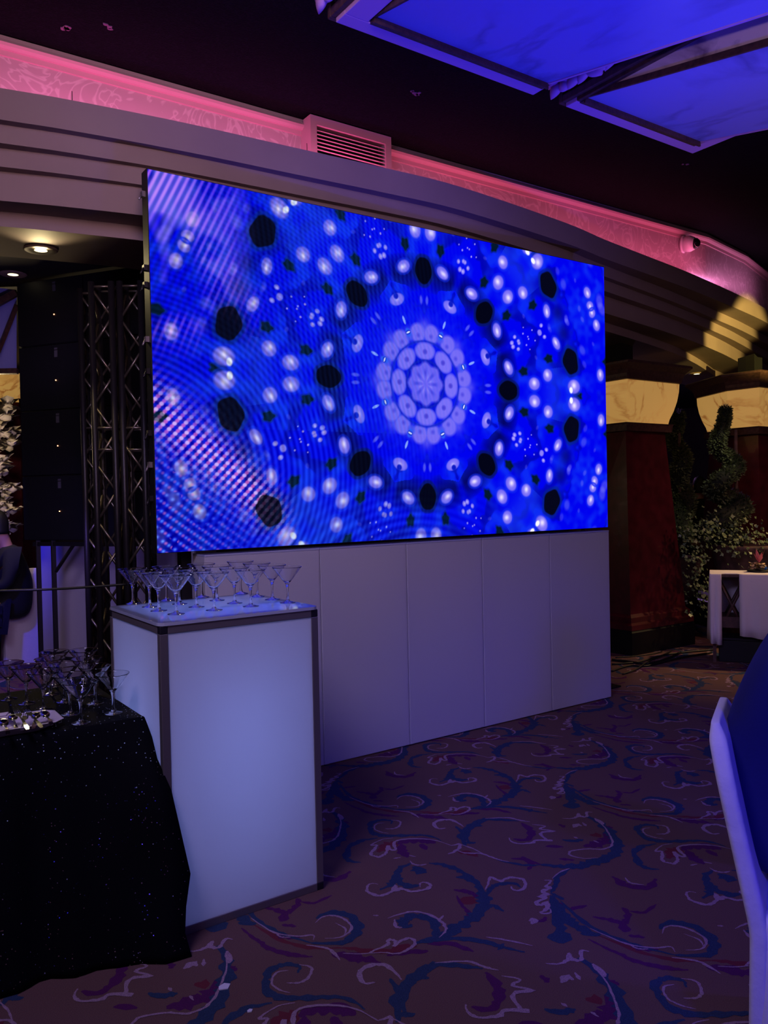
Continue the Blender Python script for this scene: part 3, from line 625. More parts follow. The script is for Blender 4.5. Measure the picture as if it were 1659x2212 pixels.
at_.data.foreach_set('color', np.concatenate([cols.reshape(-1, 3), np.ones((NX*NZ, 1))], 1).astype(np.float32).ravel())
mm = bpy.data.materials.new('led_picture'); mm.use_nodes = True; nt = mm.node_tree
for n_ in list(nt.nodes): nt.nodes.remove(n_)
an = nt.nodes.new('ShaderNodeAttribute'); an.attribute_name = 'picture'; em = nt.nodes.new('ShaderNodeEmission'); em.inputs[1].default_value = 1.08; ou = nt.nodes.new('ShaderNodeOutputMaterial')
nt.links.new(an.outputs['Color'], em.inputs[0]); nt.links.new(em.outputs[0], ou.inputs[0])
me.materials.append(mm); do = bpy.data.objects.new('display', me); C.objects.link(do); do.parent = scr
part('cabinet', MB().box((S0.x-.004, SY+.003, S0.z-.003), (S1.x+.004, SY+.085, S1.z+.004)), M['black_cab'], scr)
for k, zz in enumerate((3.22, 2.83, 2.74, 2.45, 2.28, 1.95, 1.78, 1.60)):
    part('clamp', MB().box((S0.x-.022, SY+.03, zz), (S0.x-.004, SY+.06, zz+.03)).tube([(S0.x-.02, SY+.045, zz+.015), (S0.x-.04, SY+.03, zz-.02)], .005), M['alu'] if k % 3 == 0 else M['black_metal'], scr)
# stand holding the screen behind the bar
st = thing('screen_stand', 'dark steel post stand holding the screen, seen behind the glasses', 'stand', (1.75, 4.6, 0))
part('post', MB().box((1.66, 4.40, 0), (1.72, 4.46, 3.2)), M['black_metal'], st); part('post', MB().box((5.0, 4.44, 0), (5.04, 4.48, 3.2)), M['black_metal'], st)
part('crossbar', MB().box((1.60, 4.345, 1.40), (5.0, 4.40, 1.46)).box((1.60, 4.345, 3.1), (5.0, 4.40, 3.16)), M['black_metal'], st)
part('base_plate', MB().box((4.9, 4.345, .002), (5.34, 4.66, .014)), M['black_metal'], st)

# ------------------------------------------------------------------ light bar below the screen
BY = 4.165; seams = [1.70, 2.422, 3.058, 3.697, 4.352, 5.005]; BT = 1.303
for k in range(5):
    a, b_ = seams[k]+.002, seams[k+1]-.002
    pos = ['leftmost, half hidden behind the glasses', 'second from the left, beside the lit plinth', 'middle of the row', 'second from the right end', 'rightmost, at the open end of the row'][k]
    v = thing('bar_counter', 'white acrylic bar counter module under the screen, '+pos, 'bar counter', ((a+b_)/2, BY+.2, 0), 0, 'white bar modules below the screen')
    part('front_panel', MB().box((a+.004, BY, .01), (b_-.004, BY+.012, BT-.012)), M['white_plastic'], v, .003)
    part('top_panel', MB().box((a, BY-.002, BT-.012), (b_, BY+.17, BT)), M['gloss'] if 'gloss' in M else M['white_plastic'], v, .003)
    part('side_panel', MB().box((a, BY+.002, .01), (a+.004, BY+.165, BT-.012)), M['white_plastic'], v); part('side_panel', MB().box((b_-.004, BY+.002, .01), (b_, BY+.165, BT-.012)), M['white_plastic'], v)
    part('inner_frame', MB().box((a+.02, BY+.02, .0), (a+.045, BY+.045, BT-.03)).box((b_-.045, BY+.02, .0), (b_-.02, BY+.045, BT-.03)).box((a+.02, BY+.02, .6), (b_-.02, BY+.03, .63)).box((a, BY+.13, 0), (b_, BY+.16, .03)), M['alu'], v)

# ------------------------------------------------------------------ lit plinth
px0, px1, py0, py1, PZ = .994, 1.651, 2.865, 3.481, 1.159
pd = thing('light_plinth', 'tall glowing white acrylic plinth with aluminium frame holding martini glasses', 'plinth', ((px0+px1)/2, (py0+py1)/2, 0))
pw = .030; zt = PZ-.012
for x, sx in ((px0, 1), (px1, -1)):
    for y, sy in ((py0, 1), (py1, -1)):
        part('post', MB().box((min(x, x+sx*pw), min(y, y+sy*pw), pw), (max(x, x+sx*pw), max(y, y+sy*pw), zt-pw)), M['alu'], pd, .002)
        for z in (0, zt-pw): tag(part('corner_block', MB().box((min(x, x+sx*pw), min(y, y+sy*pw), z), (max(x, x+sx*pw), max(y, y+sy*pw), z+pw)), M['black_plastic'], pd, .003), 'black plastic corner block')
for z in (0, zt-pw):
    for y, sy in ((py0, 1), (py1, -1)): part('rail', MB().box((px0+pw, min(y, y+sy*pw), z), (px1-pw, max(y, y+sy*pw), z+pw)), M['alu'], pd, .002)
    for x, sx in ((px0, 1), (px1, -1)): part('rail', MB().box((min(x, x+sx*pw), py0+pw, z), (max(x, x+sx*pw), py1-pw, z+pw)), M['alu'], pd, .002)
zb, zu = pw, zt-pw
part('panel', MB().box((px0+pw, py0+.004, zb), (px1-pw, py0+.010, zu)), M['white_plastic'], pd); part('panel', MB().box((px0+pw, py1-.010, zb), (px1-pw, py1-.004, zu)), M['white_plastic'], pd)
part('panel', MB().box((px0+.004, py0+pw, zb), (px0+.010, py1-pw, zu)), M['white_plastic'], pd); part('panel', MB().box((px1-.010, py0+pw, zb), (px1-.004, py1-pw, zu)), M['white_plastic'], pd)
def rrect(x0, y0, x1, y1, r, n=5):
    out = []
    for cx, cy, a0 in ((x1-r, y1-r, 0), (x0+r, y1-r, 90), (x0+r, y0+r, 180), (x1-r, y0+r, 270)):
        out += [(cx+r*math.cos(math.radians(a0+90*k/n)), cy+r*math.sin(math.radians(a0+90*k/n))) for k in range(n+1)]
    return out
part('top_slab', MB().prism(rrect(px0-.004, py0-.004, px1+.004, py1+.004, .03), zt, PZ), M['gloss'], pd)
for zl, pl_ in ((.25, 4.4), (.52, 6.8), (.80, 9.6)): light('plinth_lamp', 'POINT', ((px0+px1)/2, (py0+py1)/2, zl), pl_, (.24, .38, 1.0), None, .2)

# ------------------------------------------------------------------ martini glasses
def make_glass(lb, loc, group):
    v = thing('martini_glass', lb, 'martini glass', loc, 0, group)
    H = .152
    bo = MB().lathe([(.0015, .0895), (.006, .0897), (.010, .0908), (.0135, .0932), (.017, .0965), (.020, .1002), (.030, .1127), (.045, .1314), (.057, .1464), (.0597, .1498), (.0607, .1512), (.0612, .1518), (.0618, .1521), (.0624, .1517), (.0626, .1508), (.0622, .1498), (.0595, .1463), (.0475, .1307), (.0325, .1112), (.0225, .0982), (.0185, .0935), (.0150, .0892), (.0115, .0860), (.007, .0842), (.0015, .0835)], 40)
    bo.build('bowl', M['glass'], v)
    MB().lathe([(.0015, .0835), (.0100, .0836), (.0075, .076), (.0052, .064), (.0042, .048), (.0046, .030), (.0062, .017), (.0095, .0085), (.0015, .0083)], 16).build('stem', M['glass'], v)
    MB().lathe([(.0015, .0082), (.0110, .0079), (.022, .0042), (.0325, .0024), (.0335, .0012), (.0325, .0004), (.0015, .0004)], 36).build('foot', M['glass'], v)
    return v
rows = [3.05, 3.19, 3.335, 3.50]; colsx = [(1.125, 1.105, 1.118, 1.10), (1.282, 1.264, 1.246, 1.25), (1.442, 1.434, 1.416, 1.414), (1.612, 1.612, 1.61, 1.606)]
RN = ['front row', 'second row from front', 'third row from front', 'back row']; CN = ['leftmost', 'second from left', 'third from left', 'rightmost']
g0 = None
for ci in range(4):
    for ri in range(4):
        lb = 'clear martini glass on the lit plinth, %s, %s' % (RN[ri], CN[ci])
        loc = (colsx[ci][ri], rows[ri], PZ+.0003)
        if g0 is None: g0 = make_glass(lb, loc, 'martini glasses on the lit plinth')
        else:
            g = copy_tree(g0); g.location = loc; g.rotation_euler.z = random.uniform(0, 6); g['label'] = lb
TZ = .798
bases = [(19, 1511), (58, 1520), (95, 1534), (110, 1500), (119, 1482), (140, 1516), (152, 1543), (175, 1562), (182, 1478), (189, 1500), (206, 1520), (245, 1541)]
BL = ['cut off by the left picture edge', 'second from the left edge', 'directly behind the spoons in the tray', 'fourth from the left, foot half hidden', 'farthest back, its rim topmost', 'in the middle of the group', 'just left of the frontmost glass', 'frontmost, nearest the table edge',
      'back row, seen through the frontmost bowl', 'back right, fourth from the right', 'second from the right', 'rightmost, bowl against the glowing plinth']
TG = []
for (x, y), lb in zip(bases, BL):
    g = copy_tree(g0); p = at(x, y, z=TZ); g.location = (p.x, p.y, TZ+.0005); g['label'] = 'martini glass on black table, '+lb; g['group'] = 'martini glasses on the black table'
    TG.append(g)

# ------------------------------------------------------------------ table under a black sequined cloth
tx0, tx1, ty0, ty1 = -1.1, .972, 3.0, 3.76
bt = thing('banquet_table', 'rectangular banquet table hidden under the black sequined cloth', 'table', ((tx0+tx1)/2, 3.4, 0))
part('tabletop', MB().box((tx0+.01, ty0+.01, TZ-.034), (tx1-.01, ty1-.01, TZ-.006)), M['dark'], bt)
for x in (tx0+.12, tx1-.12):
    for y in (ty0+.1, ty1-.1): part('leg', MB().tube([(x, y, 0), (x, y, TZ-.035)], .015), M['black_metal'], bt)
def cloth():
    per = []   # (x, y, outward x, outward y, flare)
    def seg(a, b_, n, o, fl):
        for k in range(n): t = k/n; per.append((a[0]+(b_[0]-a[0])*t, a[1]+(b_[1]-a[1])*t, o[0], o[1], fl(t)))
    # front edge left to right, right side, back, left
    seg((tx0, ty0), (tx1, ty0), 60, (0, -1), lambda t: .10+.06*t**3)
    per.append((tx1, ty0, .22, -1, .25))
    seg((tx1, ty0+.01), (tx1, ty1), 22, (1, 0), lambda t: .012)
    seg((tx1, ty1), (tx0, ty1), 30, (0, 1), lambda t: .08)
    seg((tx0, ty1), (tx0, ty0), 20, (-1, 0), lambda t: .1)
    zs = [TZ, TZ-.004, TZ-.02, TZ-.07, .66, .56, .46, .36, .26, .16, .08, .03, .002]; n = len(per); rings = []
    for z in zs:
        d = (TZ-z)/TZ; ring = []
        for i, (x, y, ox, oy, fl) in enumerate(per):
            fold = .018*math.sin(i*.62)+.012*math.sin(i*1.37+1) if oy != 0 and ox == 0 else (.004*math.sin(i*.9) if oy == 0 else 0)
            k = fl*(d**.75 if d > 0 else 0)+fold*min(1, d*2.2)
            if z == TZ: k = -.004
            X_, Y_ = x+ox*k, y+oy*k
            if oy == -1 and ox == 0 and z < .5: Y_ -= .02*(1-z/.5)*(x-tx0)/(tx1-tx0)
            # the corner fold swings out in front of the plinth
            w_ = math.exp(-((x-tx1)/.13)**2) if oy < 0 else 0
            kc = float(np.interp(z, [0, .25, .45, .58, .68, .8], [.285, .215, .185, .165, .08, 0]))
            if oy < 0: Y_ = Y_*(1-w_)+(ty0-kc)*w_
            bulge = float(np.interp(z, [0, .08, .14, .245, .4, .6, .8], [0, -.01, 0, .045, .03, .012, 0]))
            X_ += w_*bulge
            if X_ > .986 and Y_ > 2.845: X_ = .986
            ring.append(Vector((X_, Y_, z)))
        rings.append(ring)
    q = MB(); q.loft(rings, caps=False, smooth=True)
    q.add(rings[0], [tuple(range(n))], 0, False)
    return q
cl = cloth().build('tablecloth', M['sequin'])
so = cl.modifiers.new('thick', 'SOLIDIFY'); so.thickness = .002
tag(cl, 'black sequined tablecloth hanging to the carpet in the left foreground', 'tablecloth')

# tray with napkin and cutlery
tA = at(128, 1556, z=TZ+.02); tB = at(0, 1598, z=TZ+.02)
TRX1 = .705; tr = thing('serving_tray', 'white rectangular tray holding spoons and forks on the black table', 'tray', (.42, 3.13, TZ+.001))
def trayring(x0, x1, y0, y1, z, ch): return [Vector(p) for p in ((x0, y0, z), (x1-ch, y0, z), (x1, y0+ch, z), (x1, y1-ch, z), (x1-ch, y1, z), (x0, y1, z))]
o1 = trayring(.10, .645, 3.045, 3.205, TZ+.0015, .03); o2 = trayring(.08, .700, 3.020, 3.230, TZ+.028, .035); i2 = trayring(.083, .696, 3.024, 3.226, TZ+.029, .035); i1 = trayring(.103, .640, 3.05, 3.20, TZ+.006, .028)
part('tray_body', MB().loft([o1, o2, i2, i1]), M['porcelain'], tr)
nk = thing('napkin', 'folded white napkin lying at the back of the tray', 'napkin', (.5, 3.17, TZ+.03))
q = MB()
for k in range(3): q.prism([(.30, 3.165+k*.002), (.545-k*.008, 3.160+k*.003), (.56-k*.008, 3.205), (.30, 3.21)], TZ+.030+k*.006, TZ+.035+k*.006)
part('folded_cloth', q, M['napkin'], nk, .002)
def spoon(name, lb, head, tail, fork=False):
    h = Vector(head); t = Vector(tail); d = (h-t); Ln = d.length
    v = thing(name, lb, name, h, 0, 'cutlery in the white tray')
    ax = d.normalized(); side = ax.cross(Vector((0, 0, 1))).normalized(); up = side.cross(ax)
    hd = MB()
    if not fork:
        rings = []
        for k in range(7):
            f = k/6; e = math.sqrt(max(0, 1-f*f)); z = -.007*(1-f*f)
            rings.append([h+ax*(.026*f*math.cos(q_)*1)+side*(.017*f*math.sin(q_))+up*(z) for q_ in [2*PI*j/18 for j in range(18)]] if k else [h+up*(-.007)+ax*.0005*math.cos(2*PI*j/18)+side*.0005*math.sin(2*PI*j/18) for j in range(18)])
        low = [[p-up*.0012 for p in r] for r in reversed(rings)]
        hd.loft(rings+low, smooth=True); part('spoon_bowl', hd, M['steel'], v)
    else:
        hd.prism([(0, -.010), (.022, -.011), (.022, .011), (0, .010), (-.012, 0)], -.0008, .0008, Mx=Matrix.Translation(h-ax*.012) @ Matrix(((ax.x, side.x, up.x, 0), (ax.y, side.y, up.y, 0), (ax.z, side.z, up.z, 0), (0, 0, 0, 1))))
        for s in (-1.5, -.5, .5, 1.5): hd.tube([h+ax*.010+side*s*.006, h+ax*.035+side*s*.0055-up*.001, h+ax*.045+side*s*.0055+up*.002], [.0016, .0014, .0006], 6)
        part('tines', hd, M['steel'], v)
    a = h-ax*.02; hn = MB(); rings = []
    for k in range(8):
        f = k/7; p = a+(t-a)*f+up*.004*math.sin(PI*f); wd = np.interp(f, [0, .2, .6, .9, 1], [.003, .0025, .005, .008, .005])
        rings.append([p+side*wd+up*.001, p-side*wd+up*.001, p-side*wd-up*.001, p+side*wd-up*.001])
    hn.loft(rings); part('handle', hn, M['steel'], v)
cut = [('spoon', (28, 1549), (36, 1579), 'steel spoon in the tray, leftmost with a large bright bowl'), ('fork', (55, 1549), (48, 1578), 'steel fork lying between two spoons in the tray'), ('spoon', (78, 1545), (72, 1574), 'steel spoon in the tray, middle of the cutlery'),
       ('spoon', (97, 1542), (112, 1566), 'steel spoon in the tray, rightmost beside the tray end'), ('fork', (63, 1541), (90, 1572), 'steel fork in the tray left of the rightmost spoon, tines half hidden'), ('spoon', (8, 1560), (18, 1586), 'steel spoon at the left edge of the picture in the tray'), ('fork', (40, 1543), (60, 1576), 'steel fork in the tray just right of the leftmost large spoon')]
for j, (nm, a, b_, lb) in enumerate(cut):
    spoon(nm, lb, at(a[0], a[1], z=TZ+.040+.003*j), at(b_[0], b_[1], z=TZ+.016+.003*j), nm == 'fork')

# ------------------------------------------------------------------ dark LED cabinets, truss, frames at left
LA = at(35, 612, D=6.2); LB = at(335, 640, D=5.75); LBt = at(45, 1168, D=6.2)
dx = Vector((LB.x-LA.x, LB.y-LA.y, 0)); LW = dx.length; dx.normalize(); dn = Vector((dx.y, -dx.x, 0))   # dn faces the camera
if dn.dot(-FWH) < 0: dn = -dn
base = Vector((LA.x, LA.y, LBt.z)); LH = LA.z-LBt.z
cw = LW/2; ch = LH/4; MLED = mat('pilot_light', (255, 180, 120), .4, emis=(255, 170, 110), es=6)
MLAB = mat('grey_sticker', (70, 68, 78), .6)
pn = ['bottom', 'second from bottom', 'third from bottom', 'top']
for c in range(2):
    for r_ in range(4):
        o = base+dx*(c*cw)+Vector((0, 0, r_*ch))
        Mx = Matrix(((dx.x, -dn.x, 0, o.x), (dx.y, -dn.y, 0, o.y), (0, 0, 1, o.z), (0, 0, 0, 1)))
        v = thing('led_cabinet', 'switched-off black LED cabinet left of the screen, %s of the %s stack' % (pn[r_], ['left', 'right'][c]), 'led panel', o, 0, 'black LED cabinets in two stacks')
        part('body', MB().box((.002, .012, .002), (cw-.002, .075, ch-.002), Mx=Mx), M['black_cab'], v)
        part('face', MB().box((.006, 0, .006), (cw-.006, .012, ch-.006), Mx=Mx), M['dome'] if False else M['black_cab'], v, .002)
        if c == 0:
            tag(part('pilot_light', MB().box((cw*.56, -.004, ch*.44), (cw*.56+.007, 0, ch*.44+.007), Mx=Mx), MLED, v), 'tiny glowing orange pilot light')
            tag(part('sticker', MB().box((cw*.55, -.0015, ch*.80), (cw*.55+.03, 0, ch*.80+.07), Mx=Mx), MLAB, v), 'small grey sticker')
            part('handle', MB().box((cw*.48, -.002, ch*.9), (cw*.7, .0, ch*.9+.006), Mx=Mx), M['black_metal'], v)
sd = thing('stage_frame', 'black steel stage frame with braces under the dark LED cabinets', 'frame', (base.x, base.y, 0))
q = MB()
def fpt(px, z, off=0): 
    """point on the cabinet plane below pixel column px"""
    d = _f + RT*(px-829.5)/F_PX; n = dn; t = ((base-dn*(.04+off)-CAM).dot(n))/(d.dot(n)); p = CAM+d*t; return Vector((p.x, p.y, z))
for px in (80, 113, 190, 330): part('post', MB().tube([fpt(px, 0), fpt(px, base.z)], .022, 4, smooth=False), M['black_metal'], sd)
part('rail', MB().tube([fpt(72, base.z-.03), fpt(335, base.z-.03)], .022, 4, smooth=False), M['black_metal'], sd)
part('rail', MB().tube([fpt(80, .42), fpt(190, .42)], .018, 4, smooth=False), M['black_metal'], sd)
part('brace', MB().tube([fpt(117, base.z-.24), fpt(158, base.z-.03)], .014, 4, smooth=False), M['black_metal'], sd)
# white bar panels behind the frame
for k, (a, b_) in enumerate(((77, 190), (192, 262), (264, 420))):
    z1 = at(a, 1176, D=6.7).z
    A_ = fpt(a, 0, .35); B_ = fpt(b_, 0, .35); mx_ = Matrix(((dx.x, -dn.x, 0, A_.x), (dx.y, -dn.y, 0, A_.y), (0, 0, 1, 0), (0, 0, 0, 1))); wl = (B_-A_).length
    v = thing('bar_counter', ['unlit white bar panel behind the black stage frame, leftmost', 'unlit white bar panel behind the trusses, middle', 'unlit white bar panel right behind the plinth glasses'][k], 'bar counter', A_, 0)
    part('front_panel', MB().box((0, 0, .02), (wl-.01, .02, z1), Mx=mx_), M['white_plastic'], v); part('frame', MB().box((0, .02, 0), (.03, .3, z1), Mx=mx_).box((wl-.04, .02, 0), (wl-.01, .3, z1), Mx=mx_).box((.03, .02, z1-.02), (wl-.04, .3, z1), Mx=mx_), M['alu'], v)

def truss(pxs, D, ztop, lb, sz=.2, flip=False):
    p0 = at(pxs[0], 1100, D=D); p0.z = 0; p1 = at(pxs[1], 1100, D=D); p1.z = 0
    e = (p1-p0); wd = e.length; e.normalize(); nrm = Vector((-e.y, e.x, 0))
    if nrm.dot(FWH) < 0: nrm = -nrm
    cs = [p0, p1, p1+nrm*wd, p0+nrm*wd]
    v = thing('truss_tower', lb, 'truss', (p0+p1)/2+nrm*wd/2)
    for c in cs: part('chord', MB().tube([c, c+Vector((0, 0, ztop))], .020, 10), M['black_metal'], v)
    part('base_plate', MB().prism([tuple((c+(c-sum(cs, Vector())/4)*.1)[:2]) for c in cs], 0, .012), M['black_metal'], v)
    nseg = int(ztop/(wd*1.45)); hz = (ztop-.1)/nseg
    for s in range(4):
        a, b_ = cs[s], cs[(s+1) % 4]
        br = MB()
        for k in range(nseg):
            z0 = .06+k*hz
            pa, pb = (a, b_) if (k+s) % 2 == 0 else (b_, a)
            br.tube([pa+Vector((0, 0, z0)), pb+Vector((0, 0, z0+hz))], .0085, 6)
        for zz in (.03, at(pxs[0], 925, D=D).z, at(pxs[0], 972, D=D).z, ztop-.03): br.tube([a+Vector((0, 0, zz)), b_+Vector((0, 0, zz))], .0085, 6)
        part('lacing', br, M['truss'], v)
M['truss'] = mat('truss_lacing_bars', (120, 110, 100), .35, .85)  # lacing bars, a lighter tone than the chords
truss((210, 253), 5.0, 2.95, 'left black aluminium truss tower between dark LED cabinets and screen')
truss((271, 316), 5.0, 2.95, 'right black aluminium truss tower close behind the screen edge')
truss((186, 216), 5.35, 3.0, 'rear black truss tower partly hidden behind the left one')
# thin cable stretched across at left
p0 = at(-40, 1278, D=4.7); p1 = at(130, 1272, D=4.75); p2 = at(275, 1262, D=4.8)
tag(MB().tube(smooth_path([p0, p1, p2], 6), .007).build('cable', M['rubber']), 'thin dark cable stretched in front of the truss towers', 'cable')

# draped chair, alabaster band, flowers, seated guest at far left
def chair(name_lb, loc, yaw, H=.98, recl=.10, sc=1.0, skirt=.0):
    v = thing('banquet_chair', name_lb, 'chair', loc, yaw)
    def sec(x0, x1, y, z, r=.03):
        return [Vector((cx+r*math.cos(math.radians(a0+k*22.5)), cy+r*math.sin(math.radians(a0+k*22.5)), z)) for cx, cy, a0 in ((x1-r, y-r, 0), (x0+r, y-r, 90), (x0+r, -y+r, 180), (x1-r, -y+r, 270)) for k in range(5)]
    sm = []
    for z, dxx, wv in ((0, 0, .235), (.15, .01, .225), (.3, .02, .215), (.44, .02, .21), (.465, .02, .20), (.47, .03, .17)): sm.append(sec(-.235+dxx*.5, .24-dxx, wv, z))
    MB().loft(sm, smooth=True).build('seat_cover', M['linen'], v)
    bk = []
    for f in [0, .1, .2, .3, .4, .43, .5, .6, .7, .8, .86, .92, .95, .975, .99, 1.0]:
        z = .02+(H-.02)*f; xo = -.235-recl*max(0, (z-.42))/(H-.42)-.02*(1-f); wv = .215*(1 if f < .8 else math.sqrt(max(0, 1-((f-.8)/.205)**2*.55))); th = .05 if f < .95 else .05-.03*((f-.95)/.05)
        bk.append(sec(xo+(.05-th)/2, xo+(.05-th)/2+th, wv, z, min(.018, th*.45)))
    bc = MB().loft(bk, smooth=True).build('back_cover', M['linen'], v); sb_ = bc.modifiers.new('soft', 'SUBSURF'); sb_.levels = 1; sb_.render_levels = 2
    return v
pc = at(58, 1390, D=8.1); ch_ = chair('white draped banquet chair lit blue, beyond the stage frame at far left', (pc.x, pc.y, 0), YAW+.5)
v = thing('lit_pillar', 'yellow-lit alabaster pillar head above the white flowers at far left', 'pillar', at(0, 840, D=9.6))
P = [at(-90, 798, D=9.6), at(37, 805, D=9.6), at(37, 868, D=9.5), at(-90, 862, D=9.5)]; bk_ = FWH*.5
part('capital', MB().add(P+[p+bk_ for p in P], [(0,1,2,3),(7,6,5,4),(0,4,5,1),(1,5,6,2),(2,6,7,3),(3,7,4,0)]), M['alabaster'], v)
pz = P[3].z; s0 = P[3]+bk_*.1; s1 = P[2]+bk_*.1
part('shaft', MB().prism([tuple(s0[:2]), tuple(s1[:2]), tuple((s1+bk_)[:2]), tuple((s0+bk_)[:2])], 0, pz), M['mahogany'], v)
fl = thing('flower_arrangement', 'tall arrangement of white blossoms left of the dark LED cabinets', 'flowers', at(0, 1200, D=8.8))
rnd = random.Random(11)
def blossom(q, c, r, rn):
    for k in range(6):
        a = 2*PI*k/6+rn.random(); tip = c+Vector((math.cos(a), math.sin(a), rn.uniform(-.2, .8)))*r; sd_ = Vector((-math.sin(a), math.cos(a), .1))*r*.45; mid = (c+tip)/2+Vector((0, 0, r*.25))
        q.add([c, mid+sd_, tip, mid-sd_, mid+Vector((0, 0, -.01))], [(0,1,2,3),(0,4,1),(1,4,2),(2,4,3),(3,4,0)], 0, True)
    q.lathe([(.001, -.3*r), (.35*r, -.1*r), (.4*r, .15*r), (.2*r, .35*r), (.001, .4*r)], 8, c)
for k in range(64):
    px, py = rnd.uniform(-60, 30), rnd.uniform(882, 1150)
    if py > 1040 and rnd.random() < .5: continue
    c = at(px, py, D=8.7+rnd.uniform(-.25, .25)); q = MB(); blossom(q, c, rnd.uniform(.10, .16), rnd); part('blossom', q, M['petal'], fl)
stv = at(-20, 1150, D=8.8)
part('stem_stand', MB().tube([(stv.x, stv.y, .75), (stv.x, stv.y, 2.5)], .03).lathe([(.2, .70), (.2, .74), (.03, .76), (.03, .78)], 16, (stv.x, stv.y, 0)), M['steel'], fl)
q = MB()
for k in range(30):
    c = at(rnd.uniform(-40, 22), rnd.uniform(1030, 1180), D=8.5); q.lathe([(.001, -.012), (.012, 0), (.001, .012)], 6, c)
part('crystal_drops', q, M['glass'], fl)
gt_ = thing('round_table', 'dark draped guest table below the white flowers at far left', 'table', (stv.x, stv.y, 0))
part('cloth', MB().lathe([(.001, .70), (.6, .70), (.62, .68), (.64, .3), (.68, 0), (.001, 0)], 40, (stv.x, stv.y, 0)), M['blacksuit'], gt_)

